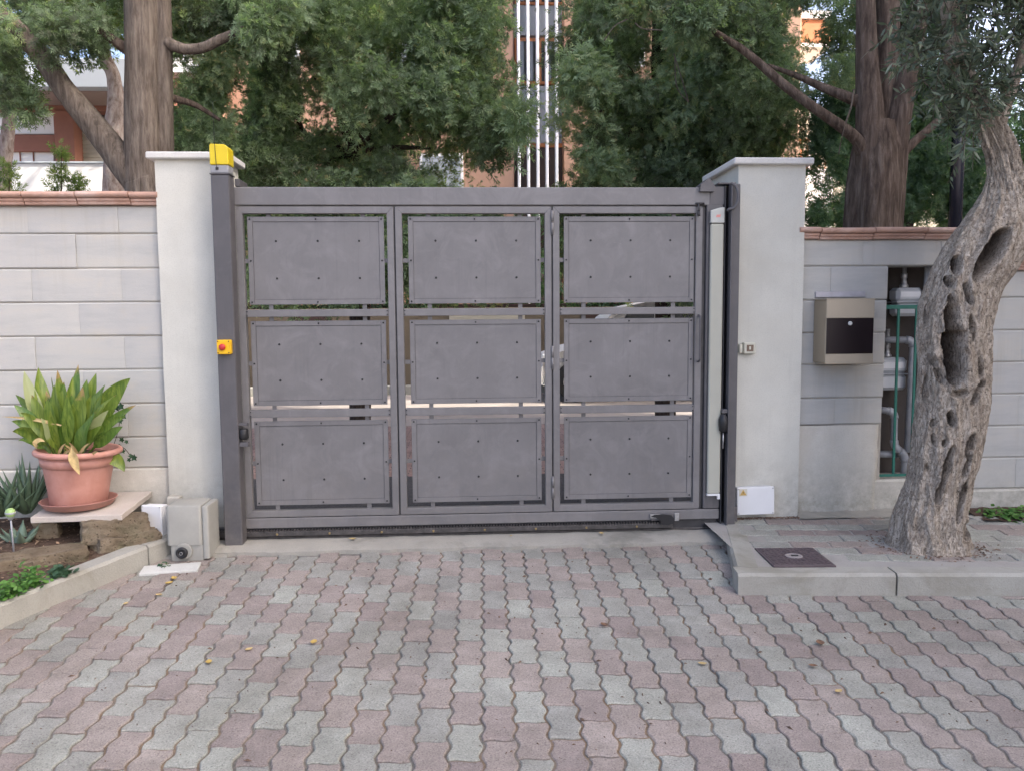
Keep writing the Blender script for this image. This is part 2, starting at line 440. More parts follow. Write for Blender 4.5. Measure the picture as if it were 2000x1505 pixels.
def leafmat(name, stops, rough=0.55, trans=0.5, spec=0.3):
    t = NT(name)
    col = t.ramp(t.attr("tone"), stops)
    t.out(col, rough, None, spec=spec)
    tr = t.n.new("ShaderNodeBsdfTranslucent"); t.link(t.mix(1.0, col, (1.1, 1.25, 0.6), 'MULTIPLY'), tr.inputs[0])
    mx = t.n.new("ShaderNodeMixShader"); mx.inputs[0].default_value = trans
    t.link(t.bs.outputs[0], mx.inputs[1]); t.link(tr.outputs[0], mx.inputs[2])
    t.link(mx.outputs[0], t.n["Material Output"].inputs[0])
    return t.m
M_CYP = leafmat("cypress_foliage", [(0.0, (0.115, 0.135, 0.09)), (0.35, (0.185, 0.255, 0.16)), (0.65, (0.27, 0.355, 0.22)), (0.95, (0.38, 0.44, 0.25)), (1.0, (0.36, 0.33, 0.18))])
M_CYPB = leafmat("blue_cypress_foliage", [(0.0, (0.07, 0.12, 0.08)), (0.5, (0.13, 0.22, 0.13)), (1.0, (0.21, 0.31, 0.15))])
M_PINEL = leafmat("pine_foliage", [(0.0, (0.05, 0.085, 0.025)), (0.6, (0.10, 0.15, 0.04)), (1.0, (0.20, 0.22, 0.06))])
M_OLIVEL = leafmat("olive_leaf", [(0.0, (0.060, 0.082, 0.055)), (0.5, (0.095, 0.125, 0.085)), (0.85, (0.16, 0.19, 0.14)), (1.0, (0.26, 0.29, 0.22))], 0.5, 0.2)
M_SHRUB = leafmat("pale_shrub_leaf", [(0.0, (0.09, 0.14, 0.04)), (1.0, (0.22, 0.27, 0.09))])
M_WEED = leafmat("weed_leaf", [(0.0, (0.05, 0.14, 0.03)), (1.0, (0.13, 0.27, 0.06))], 0.5, 0.3)
M_IVY = leafmat("ivy_leaf", [(0.0, (0.03, 0.07, 0.04)), (1.0, (0.07, 0.14, 0.08))], 0.5, 0.2)
def asp(name, tipc, tip0):
    t = NT(name)
    s = t.attr("tone")
    veins = t.noise(1.0, 3, 0.6, vec=t.mapping((90, 90, 8)))
    base = t.ramp(veins, [(0.35, (0.08, 0.15, 0.025)), (0.6, (0.17, 0.25, 0.045)), (0.8, (0.27, 0.34, 0.085))])
    base = t.mix(1.0, base, t.ramp(t.rand(), [(0, (0.65, 0.8, 0.75)), (1, (1.25, 1.1, 0.9))]), 'MULTIPLY')
    m_ = t.math('ADD', s, t.math('MULTIPLY', t.math('SUBTRACT', t.noise(25, 4), 0.5), 0.35))
    col = t.mix(t.ramp(m_, [(tip0, 0.0), (min(1, tip0 + 0.10), 1.0)]), base, tipc)
    t.out(col, 0.38, veins, 0.25, 0.002, spec=0.5)
    tr = t.n.new("ShaderNodeBsdfTranslucent"); t.link(col, tr.inputs[0])
    mx = t.n.new("ShaderNodeMixShader"); mx.inputs[0].default_value = 0.25
    t.link(t.bs.outputs[0], mx.inputs[1]); t.link(tr.outputs[0], mx.inputs[2]); t.link(mx.outputs[0], t.n["Material Output"].inputs[0])
    return t.m
M_ASP = asp("aspidistra_leaf", (0.20, 0.16, 0.04), 0.98)
M_ASPB = asp("aspidistra_leaf_brown_tip", (0.36, 0.25, 0.10), 0.84)
M_ASPP = asp("aspidistra_leaf_pale", (0.32, 0.36, 0.17), 0.45)
M_DRYL = plain("dry_leaf", (0.42, 0.31, 0.14), 0.7, 0.3, 40, 0.2)
M_DRYY = plain("dry_yellow_leaf", (0.42, 0.29, 0.08), 0.6, 0.25, 40, 0.2)
M_DRYB = plain("dry_brown_leaf", (0.16, 0.09, 0.055), 0.8, 0.4, 40, 0.2)
M_ALOE = plain("aloe_leaf", (0.10, 0.155, 0.095), 0.45, 0.3, 18, 0.1, spec=0.45)
M_AGAVE = plain("agave_leaf", (0.17, 0.24, 0.18), 0.5, 0.2, 15, 0.1)
M_GLOBE = plain("green_globe", (0.28, 0.42, 0.16), 0.3, 0.1, 10, 0.02)
# far buildings
M_SALMON = plain("salmon_render", (0.44, 0.27, 0.19), 0.85, 0.12, 1.2, 0.2)
M_BRICKR = plain("red_cladding", (0.24, 0.105, 0.075), 0.8, 0.15, 1.5, 0.2)
M_WHITEW = plain("white_wall", (0.72, 0.72, 0.72), 0.8, 0.05, 0.8, 0.1)
M_PALEW = plain("pale_and_shaded_wall", (0.36, 0.40, 0.44), 0.8, 0.06, 0.8, 0.1)  # bluish shade of the white balcony front is put into this colour
M_SOFFIT = plain("brown_soffit", (0.26, 0.20, 0.18), 0.8, 0.08, 1.0, 0.1)
M_FIN = plain("white_fin", (0.80, 0.80, 0.82), 0.4, 0.03, 1, 0.02)
M_GLASS = plain("window_glass", (0.05, 0.055, 0.06), 0.08, 0.3, 2, 0.02, spec=0.8)
M_SHUT = plain("shutter_beige", (0.42, 0.39, 0.32), 0.6, 0.06, 2, 0.05)
M_ORANGE = plain("orange_metal", (0.48, 0.19, 0.08), 0.6, 0.1, 2, 0.05)
M_DARKBR = plain("dark_brown_panel", (0.06, 0.035, 0.028), 0.5, 0.2, 2, 0.05)
M_CREAM = plain("cream_wall", (0.50, 0.46, 0.38), 0.85, 0.1, 1, 0.1)
M_ROOFG = plain("green_roof_sheet", (0.26, 0.32, 0.28), 0.5, 0.1, 2, 0.05)
M_YARDW = concrete("yard_wall_render", (0.16, 0.13, 0.095), (0.09, 0.07, 0.05), 0.8)
M_CARP = plain("car_paint_white", (0.66, 0.67, 0.69), 0.25, 0.02, 2, 0.0, spec=0.6)
M_TYRE = plain("tyre_rubber", (0.02, 0.02, 0.02), 0.7, 0.2, 20, 0.1)
M_RIM = plain("alloy_rim", (0.55, 0.55, 0.56), 0.3, 0.05, 10, 0.02, metal=0.6)
M_CHROME = plain("tail_lens", (0.35, 0.03, 0.03), 0.2, 0.05, 10, 0.02)
t = NT("courtyard_paving")
_b = t.n.new("ShaderNodeTexBrick"); _b.inputs["Scale"].default_value = 4.5; _b.inputs["Mortar Size"].default_value = 0.02
_b.inputs["Color1"].default_value = (0.26, 0.17, 0.15, 1); _b.inputs["Color2"].default_value = (0.30, 0.21, 0.19, 1); _b.inputs["Mortar"].default_value = (0.10, 0.085, 0.08, 1)
t.link(t.pos, _b.inputs["Vector"])
M_YARD = t.out(t.mix(1.0, _b.outputs[0], t.ramp(t.noise(3, 5), [(0.3, 0.75), (0.7, 1.25)]), 'MULTIPLY'), 0.9, t.noise(80, 4), 0.3)
M_ROAD = plain("street_paving", (0.24, 0.225, 0.225), 0.9, 0.2, 6, 0.3)
M_LAWN = plain("far_ground", (0.17, 0.15, 0.11), 0.95, 0.3, 2, 0.3)

# ------------------------------------------------------------------ ground, street, courtyard
def sheet(name, poly, mat, kind="structure"):
    o = obj(name, newmesh(name, poly, [tuple(range(len(poly)))]), mat)
    o["kind"] = kind
    return o
sheet("ground", [(-600, -600, -38), (600, -600, -38), (600, 0.3, -0.25), (-600, 0.3, -0.25)], M_LAWN)
sheet("terrain", [(-600, 0.3, -0.06), (600, 0.3, -0.06), (600, 900, -0.06), (-600, 900, -0.06)], M_LAWN)
YS0, YS1 = -40.0, 0.10
sheet("street", [(-30, YS0, gz(YS0) - 0.035), (30, YS0, gz(YS0) - 0.035), (30, YS1, -0.03), (-30, YS1, -0.03)], M_ROAD)
sheet("courtyard", [(-14, 4.9, -0.012), (16, 4.9, -0.012), (16, 16, -0.012), (-14, 16, -0.012)], plain("pale_yard_concrete", (0.30, 0.265, 0.24), 0.9, 0.15, 2, 0.2))
sheet("courtyard_path", [(-14, 1.9, -0.014), (16, 1.9, -0.014), (16, 4.9, -0.014), (-14, 4.9, -0.014)], M_YARD)
sheet("yard_near_strip", [(-14, 0.10, -0.012), (16, 0.10, -0.012), (16, 1.9, -0.012), (-14, 1.9, -0.012)], plain("dark_near_ground", (0.05, 0.05, 0.055), 0.9, 0.6, 60, 0.6, dist=0.01))  # near strip of the yard, darker than the paving beyond

# driveway: interlocking wavy pavers
PW, PL = 0.1095, 0.2034
PANG = math.atan(0.0187)
PO = np.array([0.0668, 0.0])                 # a point on column joint 0 at y = 0
PJ = -0.335                                  # a cross joint of column 0
WA, WB, WJ = 0.0075, 0.0042, 0.0042          # wave of the long sides, of the ends, half joint
def paver_mesh(name, mat, flip, seed):
    r_ = random.Random(seed)
    lx, ly = PW, PL
    pts = []
    def bx(v): return -WA * math.sin(4 * math.pi * v / PL) * 1.0
    def by(u_): return WB * math.sin(2 * math.pi * u_)
    N, Mn = 13, 6
    for i in range(N):                       # right side, upwards
        v = -PL * 0 + (i / (N - 1)) * PL
        pts.append((PW - WJ + bx(v), v, 'r'))
    out = []
    e = 0.0036
    for i in range(N): 
        v = e + (PL - 2 * e) * i / (N - 1); out.append((PW - WJ + bx(v), v + by(1.0)))
    for i in range(1, Mn): 
        u_ = 1 - i / Mn; out.append((WJ + (PW - 2 * WJ) * u_ + bx(PL), PL - e + by(u_)))
    for i in range(N): 
        v = PL - e - (PL - 2 * e) * i / (N - 1); out.append((WJ + bx(v), v))
    for i in range(1, Mn):
        u_ = i / Mn; out.append((WJ + (PW - 2 * WJ) * u_ + bx(0), e + by(u_)))
    out = [(x - PW / 2 + r_.uniform(-.0011, .0011), y - PL / 2 + r_.uniform(-.0011, .0011)) for x, y in out]
    n = len(out); V = []
    # inward normals for the chamfer
    ins = []
    for i in range(n):
        a = np.array(out[i - 1]); b = np.array(out[(i + 1) % n]); d = b - a; d /= np.linalg.norm(d) + 1e-9
        nn = np.array((-d[1], d[0])); ins.append((out[i][0] + nn[0] * 0.0038, out[i][1] + nn[1] * 0.0038))
    V += [(x, y, 0.0) for x, y in ins]; V += [(x, y, -0.0035) for x, y in out]; V += [(x, y, -0.03) for x, y in out]
    Fc = [tuple(range(n))]
    for k in (0, 1):
        for i in range(n):
            j = (i + 1) % n; Fc.append((k * n + i, (k + 1) * n + i, (k + 1) * n + j, k * n + j))
    me = newmesh(name, V, Fc); me.materials.append(mat)
    return me
PM = {(c, k): paver_mesh("paver", (M_PP if c == 0 else M_PG), 0, 10 * c + k) for c in (0, 1) for k in (0, 1, 2)}
drive = thing("driveway", (0, -1.1, gz(-1.1)), None, None); drive["kind"] = "structure"
cs, sn = math.cos(PANG), math.sin(PANG)
def project(p):
    d = np.array(p) - CAM; z = d @ _f
    return 1000 + F * (d @ _r) / z, 752.5 - F * (d @ _u) / z, z
cells = []
KB0, KB1 = np.array([-1.60, -0.148]), np.array([-2.02, -1.013])
for i in range(-26, 34):
    off = PL * 0.5 if i % 2 else 0.0
    for j in range(-16, 4):
        lx = (i + 0.5) * PW; ly = PJ + off + j * PL + PL / 2
        x = PO[0] + lx * cs + ly * sn; y = -lx * sn * 0.25 + ly * cs
        y = ly * cs - lx * sn
        if y > -0.12: continue
        # keep only what lies on the driveway: right of the planting kerb, outside the pavement
        kx = KB0[0] + (y - KB0[1]) / (KB1[1] - KB0[1]) * (KB1[0] - KB0[0])
        if x < kx - 0.06: continue
        ex = 1.478 + (y - 0.09) / (-0.883 - 0.09) * (1.238 - 1.478)
        if x > ex + 0.13 and y > -0.872 - (x - 1.243) * 0.0767 + 0.13: continue
        col = (j + (i + 1) // 2) % 2
        if rng.random() < 0.03: col = 1 - col
        px, py, zz = project((x, y, gz(y)))
        vis = -60 < px < 2060 and py < 1560
        cells.append((vis, -zz, x, y, col))
cells.sort(key=lambda c: (not c[0], -c[1]))
tilt = Matrix.Rotation(math.atan(SL), 4, 'X')
rest = MB(); restP = MB()
def paver_matrix(x, y, r_, k180):
    jit = r_.uniform(-0.006, 0.006)
    M_ = Matrix.Translation((x, y, gz(y) + r_.gauss(0, 0.0014))) @ tilt @ Matrix.Rotation(-PANG + jit + (math.pi if k180 else 0), 4, 'Z')
    return M_ @ Matrix.Rotation(r_.gauss(0, 0.008), 4, 'X') @ Matrix.Rotation(r_.gauss(0, 0.012), 4, 'Y')
r2 = random.Random(3)
for n_, (vis, zz, x, y, col) in enumerate(cells):
    me = PM[(col, r2.randrange(3))]
    mt = paver_matrix(x, y, r2, r2.random() < 0.5)
    if n_ < 300:
        o = bpy.data.objects.new("paver", me); place(o, drive); o.matrix_parent_inverse = Matrix.Identity(4)
        o.matrix_basis = Matrix.Translation(-drive.location) @ mt
    else:
        (restP if col == 0 else rest).add([mt @ v.co for v in me.vertices], [tuple(p.vertices) for p in me.polygons])
o = rest.build("grey_paver_field", M_PG, drive); o["kind"] = "stuff"
o = restP.build("pink_paver_field", M_PP, drive); o["kind"] = "stuff"
JS = [(-2.9, -2.6), (3.9, -2.6), (3.9, 0.05), (-2.9, 0.05)]
o = obj("joint_sand", newmesh("joint_sand", [(x, y, gz(min(y, 0)) - 0.0055) for x, y in JS], [(0, 1, 2, 3)]), M_SAND, drive)

# concrete threshold under the gate and its rail
th = thing("threshold", (0.1, -0.03, 0), None, None); th["kind"] = "structure"
def lumpy_strip(name, x0, x1, y0, y1, ztop, zbot, mat, parent, n=90, amp=0.010):
    V = []; Fc = []
    for i in range(n + 1):
        x = x0 + (x1 - x0) * i / n
        e = amp * noise.noise(Vector((x * 7, 1.3, 0))) + amp * 0.6 * noise.noise(Vector((x * 31, 4.1, 0)))
        zt = ztop + 0.004 * noise.noise(Vector((x * 9, 9, 0)))
        V += [(x, y1, zt), (x, y0 + 0.05, zt - 0.002), (x, y0 + e, zt - 0.018), (x, y0 + e - 0.003, zbot)]
    for i in range(n):
        for k in range(3):
            a = 4 * i + k; Fc.append((a, a + 1, a + 5, a + 4))
    return smooth_by_angle(fixn(obj(name, newmesh(name, V, Fc), mat, parent)), 50)
lumpy_strip("concrete_strip", -1.42, 1.46, -0.185, 0.13, 0.022, -0.06, M_THRESH, th, 160, 0.022)
lumpy_strip("concrete_patch", -1.75, -1.30, -0.215, 0.10, 0.004, -0.06, M_THRESH, th, 30)
MB().box(-1.9, 1.42, 0.012, 0.030, 0.018, 0.034, 0.004).build("ground_rail", M_RACK, th)

# pavement on the right with kerbs and cross-laid pavers
ZS = lambda y: 0.052 + 0.012 * (y + 0.87)
pav = thing("pavement", (2.6, -0.4, 0.05), None, None); pav["kind"] = "structure"
bedding = MB().prism([(1.50, 0.14), (1.262, -0.86), (5.5, -0.95), (5.5, 0.14)], -0.3, 0.046, 'z').build("bedding", M_SAND, pav); fixn(bedding)
def kerb_piece(a, b, width, inward, h0, zb, parent, name="kerb_stone"):
    """one kerb stone from a to b (plan), its outer bottom edge along a-b"""
    a = np.array(a, float); b = np.array(b, float); d = (b - a); L_ = np.linalg.norm(d); d /= L_
    nrm = np.array((-d[1], d[0])) * inward
    N = max(2, int(L_ / 0.03)); V = []; Fc = []
    g = 0.0025
    for i in range(N + 1):
        s_ = g + (L_ - 2 * g) * i / N
        q = a + d * s_
        w_ = [0.0, 0.0, 0.012, width, width]
        zt = h0(q)
        ch = 0.006 * noise.noise(Vector((q[0] * 14, q[1] * 14, 3.0)))
        z_ = [zb(q), zt - 0.014 + ch * 0.5, zt, zt, zb(q)]
        for k in range(5):
            p = q + nrm * (w_[k] + (ch * 0.4 if k in (0, 1) else 0))
            V.append((p[0], p[1], z_[k]))
    for i in range(N):
        for k in range(4):
            x_ = 5 * i + k; Fc.append((x_, x_ + 1, x_ + 6, x_ + 5))
    Fc.append((0, 1, 2, 3, 4)); Fc.append(tuple(5 * N + k for k in (4, 3, 2, 1, 0)))
    o = fixn(obj(name, newmesh(name, V, Fc), M_KERB, parent))
    return smooth_by_angle(o, 35)
zt_ = lambda q: 0.050 + 0.012 * (q[1] + 0.87)
zb_ = lambda q: -0.16
kerb_piece((1.478, 0.085), (1.2665, -0.768), 0.105, 1, zt_, zb_, pav)
kerb_piece((1.243, -0.872), (1.975, -0.928), 0.105, 1, zt_, zb_, pav)
kerb_piece((1.979, -0.9285), (2.98, -1.005), 0.105, 1, zt_, zb_, pav)
kerb_piece((2.984, -1.0055), (3.98, -1.082), 0.105, 1, zt_, zb_, pav)
kerb_piece((3.984, -1.083), (5.5, -1.199), 0.105, 1, zt_, zb_, pav)
tl2 = Matrix.Rotation(math.atan(0.012), 4, 'X')
mh = [1.46, 1.745, -0.795, -0.50]       # manhole cover x0,x1,y0,y1
A2 = math.radians(-4.4)
restk = MB()
for j in range(0, 10):
    for i in range(-3, 22):
        lx = i * PL + (PL / 2 if j % 2 else 0); ly = j * PW
        x = 1.36 + lx * math.cos(A2) - ly * math.sin(A2) + 0.08; y = -0.755 + lx * math.sin(A2) + ly * math.cos(A2)
        if y > 0.06 or x > 3.9: continue
        kx = 1.478 + (y - 0.085) / (-0.865 - 0.085) * (1.243 - 1.478) + 0.105
        if x < kx + 0.035: continue
        if mh[0] - 0.055 < x < mh[1] + 0.085 and mh[2] - 0.05 < y < mh[3] + 0.04: continue
        if (x - 2.36) ** 2 / 0.055 + (y + 0.50) ** 2 / 0.030 < 1: continue
        ky = -0.872 - (x - 1.243) * 0.0767 + 0.105
        if y < ky + 0.045: continue
        c_ = 0 if r2.random() < 0.42 else 1
        me = PM[(c_, r2.randrange(3))]
        o = bpy.data.objects.new("paver", me); place(o, pav); o.matrix_parent_inverse = Matrix.Identity(4)
        o.matrix_basis = Matrix.Translation(-pav.location) @ Matrix.Translation((x, y, ZS(y) + r2.uniform(-.0025, .0025))) @ tl2 @ Matrix.Rotation(A2 + math.pi / 2 + r2.uniform(-.012, .012), 4, 'Z') @ Matrix.Rotation(r2.uniform(-.012, .012), 4, 'X')
def lump_sheet(name, x0, x1, y0, y1, zf, mat, parent, n=40, m=14, amp=0.004, skew=0.0):
    V = []; Fc = []
    for j in range(m + 1):
        for i in range(n + 1):
            x = x0 + (x1 - x0) * i / n; y = y0 + (y1 - y0) * j / m - skew * (x - x0) * (1 - j / m)
            V.append((x, y, zf(x, y) + amp * noise.noise(Vector((x * 12, y * 12, 0.5))) + amp * noise.noise(Vector((x * 40, y * 40, 2)))))
    for j in range(m):
        for i in range(n):
            a = j * (n + 1) + i; Fc.append((a, a + 1, a + n + 2, a + n + 1))
    return obj(name, newmesh(name, V, Fc, True), mat, parent)
lump_sheet("mortar_infill", 1.35, 3.9, -0.775, 0.13, lambda x, y: ZS(y) - 0.0045, concrete("pavement_mortar", (0.34, 0.325, 0.30), (0.24, 0.22, 0.19), 0.7), pav, 90, 40, 0.0016, 0.0767)
lump_sheet("mortar_skirt", 1.93, 2.75, 0.03, 0.16, lambda x, y: ZS(y) + 0.002 + max(0, y - 0.06) * 0.2, M_THRESH, pav, 50, 10, 0.005)

# manhole cover
mhc = thing("manhole_cover", (1.60, -0.65, ZS(-0.65)), "square rusty cast iron manhole cover set in the raised pavement", "manhole cover")
zc = ZS(-0.65)
Mm = Matrix.Translation((1.60, -0.655, zc)) @ Matrix.Rotation(math.radians(-3.0), 4, 'Z')
MB().box(-0.150, 0.150, -0.150, 0.150, -0.03, 0.0035, 0.002, Mm).build("frame", M_IRON, mhc)
MB().box(-0.139, 0.139, -0.139, 0.139, -0.02, 0.0055, 0.002, Mm).build("plate", M_IRON, mhc)
ribs = MB()
for i in range(11):
    for j in range(11):
        x = -0.122 + i * 0.0244; y = -0.122 + j * 0.0244
        if x * x + y * y < 0.0022: continue
        Mr = Mm @ Matrix.Translation((x, y, 0)) @ Matrix.Rotation(math.radians(45 if (i + j) % 2 else -45), 4, 'Z')
        ribs.box(-0.010, 0.010, -0.0025, 0.0025, 0.004, 0.0078, 0.001, Mr)
o = ribs.build("tread_ribs", M_IRON, mhc); o["kind"] = "stuff"
MB().lathe([(0.042, 0.004), (0.042, 0.0075), (0.036, 0.0085), (0.030, 0.0085), (0.028, 0.006)], (0, 0, 0), 24, Mm).build("centre_boss", concrete("boss_mortar", (0.33, 0.30, 0.29), (0.2, 0.18, 0.17), 0.6), mhc)
MB().box(-0.012, 0.022, -0.004, 0.010, 0.004, 0.0105, 0.002, Mm).build("lifting_slot", M_BLACK, mhc)

# planting bed on the left with its kerb and soil
bed = thing("planting_bed", (-2.2, -0.4, 0.05), None, None); bed["kind"] = "structure"
zk = lambda q: gz(q[1]) + 0.105
zkb = lambda q: gz(q[1]) - 0.1
kerb_piece((-1.588, -0.135), (-1.668, -0.30), 0.11, -1, zk, zkb, bed)
kerb_piece((-1.670, -0.304), (-2.020, -1.015), 0.10, -1, zk, zkb, bed)
kerb_piece((-2.022, -1.019), (-2.52, -2.03), 0.10, -1, zk, zkb, bed)
V = []; Fc = []
n, m = 60, 60
for j in range(m + 1):
    y = 0.16 - 2.1 * j / m
    kx = -1.66 + (min(y, -0.1) + 0.135) * 0.487 - 0.05
    for i in range(n + 1):
        x = kx - 1.9 * (i / n) ** 1.3
        V.append((x, y, gz(y) + 0.085 + 0.05 * min(1, i / 22) + 0.012 * noise.noise(Vector((x * 11, y * 11, 0))) + 0.007 * noise.noise(Vector((x * 37, y * 37, 0)))))
for j in range(m):
    for i in range(n):
        a = j * (n + 1) + i; Fc.append((a, a + 1, a + n + 2, a + n + 1))
fixn(obj("soil", newmesh("soil", V, Fc, True), M_SOIL, bed))
# litter lying on the soil, too small to tell apart
V = []; Fc = []
for k in range(900):
    y = rng.uniform(-1.3, 0.1); x = -1.72 + (min(y, -0.1) + 0.135) * 0.487 - rng.random() ** 0.8 * 0.9
    z = gz(y) + 0.085 + 0.05 * min(1, max(0, ((-1.71 + (min(y, -.1) + .135) * .487 - x) / 1.9)) ** (1 / 1.3) * 60 / 22) + 0.012
    s_ = rng.uniform(0.005, 0.016); a = rng.uniform(0, 6.28)
    d1 = Vector((math.cos(a), math.sin(a), rng.uniform(-.4, .4))) * s_; d2 = Vector((-math.sin(a), math.cos(a), rng.uniform(-.4, .4))) * s_ * 0.5
    p = Vector((x, y, z)); n0 = len(V); V += [p - d1, p - d2, p + d1, p + d2]; Fc.append((n0, n0 + 1, n0 + 2, n0 + 3))
lt = obj("leaf_litter", newmesh("leaf_litter", V, Fc), plain("litter", (0.27, 0.18, 0.115), 0.8, 0.7, 30, 0.1), bed); lt["kind"] = "stuff"

# ------------------------------------------------------------------ boundary walls
def coping_tiles(parent, x0, x1, zb, zt, yf, joints, depth=0.26):
    """round-nosed terracotta coping; one tile per piece, nose overhanging the wall face"""
    h = zt - zb
    prof = []                                     # (y offset in front of wall face, z)
    prof += [(0.0, zb), (-0.030, zb + h * 0.02), (-0.034, zb + h * 0.16), (-0.030, zb + h * 0.22), (-0.040, zb + h * 0.30), (-0.042, zb + h * 0.45), (-0.034, zb + h * 0.52)]
    for k in range(9):
        a = -math.pi / 2 + math.pi * 0.9 * k / 8
        prof.append((-0.045 - 0.022 * math.cos(a), zb + h * 0.76 + h * 0.24 * math.sin(a)))
    prof += [(0.0, zt + 0.006), (depth, zt + 0.012), (depth, zb)]
    xs = [x0] + joints + [x1]
    for a, b in zip(xs[:-1], xs[1:]):
        V = []; Fc = []; n = len(prof); N = 6
        dz = rng.uniform(-0.003, 0.003); dy = rng.uniform(-0.004, 0.004)
        for i in range(N + 1):
            x = a + 0.003 + (b - a - 0.006) * i / N
            for y, z in prof: V.append((x, yf + y + dy + 0.001 * noise.noise(Vector((x * 9, y * 40, z * 40))), z + dz))
        for i in range(N):
            for k in range(n):
                k2 = (k + 1) % n; Fc.append((i * n + k, i * n + k2, (i + 1) * n + k2, (i + 1) * n + k))
        Fc.append(tuple(range(n))); Fc.append(tuple(N * n + k for k in range(n))[::-1])
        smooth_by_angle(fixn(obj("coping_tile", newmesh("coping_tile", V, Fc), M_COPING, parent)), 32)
def wavy_block(x0, x1, z0, z1, yf, parent, dep=0.12):
    """a concrete block with uneven arrises and a shallow hollow-faced front"""
    n, m = max(4, int((x1 - x0) / 0.04)), 6
    V = []; Fc = []
    s_ = rng.uniform(0, 50); pr = rng.uniform(-0.003, 0.003)
    g = 0.0022
    for j in range(m + 1):
        for i in range(n + 1):
            u_ = i / n; v = j / m
            ex = 0.0012 if i in (0, n) else 0.0; ez = 0.007 if j in (0, m) else 0.0
            x = x0 + 0.0004 + (x1 - x0 - 0.0008) * u_ ; z = z0 + g + (z1 - z0 - 2 * g) * v
            if i == 1: x = x0 + 0.004
            if i == n - 1: x = x1 - 0.004
            if j == 1: z = z0 + g + 0.007
            if j == m - 1: z = z1 - g - 0.007
            z += 0.0016 * noise.noise(Vector((x * 9, s_, 0))) * (1 if j in (0, m) else 0)
            y = yf + pr + max(ex, ez) * 0.8 + 0.0012 * noise.noise(Vector((x * 14, z * 14, s_)))
            V.append((x, y, z))
    for j in range(m):
        for i in range(n):
            a = j * (n + 1) + i; Fc.append((a, a + 1, a + n + 2, a + n + 1))
    ring = [i for i in range(n + 1)] + [(j + 1) * (n + 1) - 1 for j in range(1, m + 1)] + [m * (n + 1) + i for i in range(n - 1, -1, -1)] + [j * (n + 1) for j in range(m - 1, 0, -1)]
    base = len(V)
    for q in ring: V.append((V[q][0], yf + dep, V[q][2]))
    L_ = len(ring)
    for k in range(L_):
        k2 = (k + 1) % L_; Fc.append((ring[k2], ring[k], base + k, base + k2))
    o = obj("block", newmesh("block", V, Fc), M_BLOCK, parent)
    return smooth_by_angle(o, 30)
YW = 0.15
lw = thing("garden_wall", (-2.6, 0.2, 0.1), "pale grey concrete block wall with terracotta coping, left of the gate", "wall")
zl = [1.875, 1.725, 1.534, 1.347, 1.159, 0.970, 0.779, 0.587, 0.412]
MB().box(-4.6, -1.66, YW + 0.010, YW + 0.22, -0.2, 1.878, 0.002).build("mortar_core", M_MORTAR, lw)
for r_ in range(len(zl) - 1):
    zt, zb = zl[r_], zl[r_ + 1]
    x = -1.675; first = True
    jx = -1.93 if r_ % 2 == 0 else -2.165
    xs = [x]
    while jx > -4.6: xs.append(jx); jx -= 0.485
    xs.append(-4.6)
    for a, b in zip(xs[1:], xs[:-1]): wavy_block(a, b, zb, zt, YW + rng.uniform(-.0015, .0015), lw)
lump_base = MB().box(-4.6, -1.66, YW - 0.012, YW + 0.05, -0.15, 0.409, 0.006).build("rendered_base", M_BASE, lw)
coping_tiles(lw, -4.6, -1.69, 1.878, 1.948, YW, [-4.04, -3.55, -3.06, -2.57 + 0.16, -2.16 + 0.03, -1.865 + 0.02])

rw = thing("boundary_wall", (2.4, 0.2, 0.05), "pale concrete block wall with terracotta coping and meter niche, right of the gate", "wall")
zr = [1.684, 1.530, 1.333, 1.142, 0.957, 0.757, 0.598]
NX0, NX1 = 2.462, 2.90
MB().box(1.90, NX0 - 0.004, YW + 0.010, YW + 0.22, -0.1, 1.686, 0.002).build("mortar_core", M_MORTAR, rw)
MB().box(NX0 - 0.004, 3.05, YW + 0.010, YW + 0.22, 1.535, 1.686, 0.002).build("lintel_core", M_MORTAR, rw)
rowsx = [[1.91, 2.31, 2.78, 3.05], [1.91, 2.12, NX0], [1.91, NX0 - 0.0], [1.91, 2.14, NX0 - 0.002], [1.91, NX0 - 0.004], [1.91, 2.16, NX0 - 0.007]]
for r_ in range(6):
    for a, b in zip(rowsx[r_][:-1], rowsx[r_][1:]):
        wavy_block(a, b, zr[r_ + 1], zr[r_], YW + rng.uniform(-.002, .002) - 0.0015 * (5 - r_) * 0.3, rw, 0.2)
V = []; Fc = []; n, m = 24, 22
for j in range(m + 1):
    for i in range(n + 1):
        z = 0.02 + (0.596 - 0.02) * j / m
        xe = NX0 - 0.012 - 0.028 * (1 - j / m) * 0.9 + 0.012 * noise.noise(Vector((0, 0, z * 11)))
        x = 1.915 + (xe - 1.915) * i / n
        V.append((x, YW - 0.006 + 0.006 * noise.noise(Vector((x * 6, z * 6, 1))) - 0.010 * (1 - j / m) + (0.02 if i == n else 0), z))
for j in range(m):
    for i in range(n):
        a = j * (n + 1) + i; Fc.append((a, a + 1, a + n + 2, a + n + 1))
b0 = len(V)
for j in range(m + 1): V.append((V[j * (n + 1) + n][0] - 0.003, YW + 0.2, V[j * (n + 1) + n][2]))
for j in range(m): Fc.append((j * (n + 1) + n, b0 + j, b0 + j + 1, (j + 1) * (n + 1) + n))
obj("rendered_base", newmesh("rendered_base", V, Fc, True), M_BASE, rw)
MB().box(2.40, 2.98, YW - 0.004, YW + 0.22, -0.05, 0.262, 0.012).build("niche_sill", M_BASE, rw)
coping_tiles(rw, 1.905, 2.965, 1.684, 1.749, YW, [2.035, 2.352, 2.66])
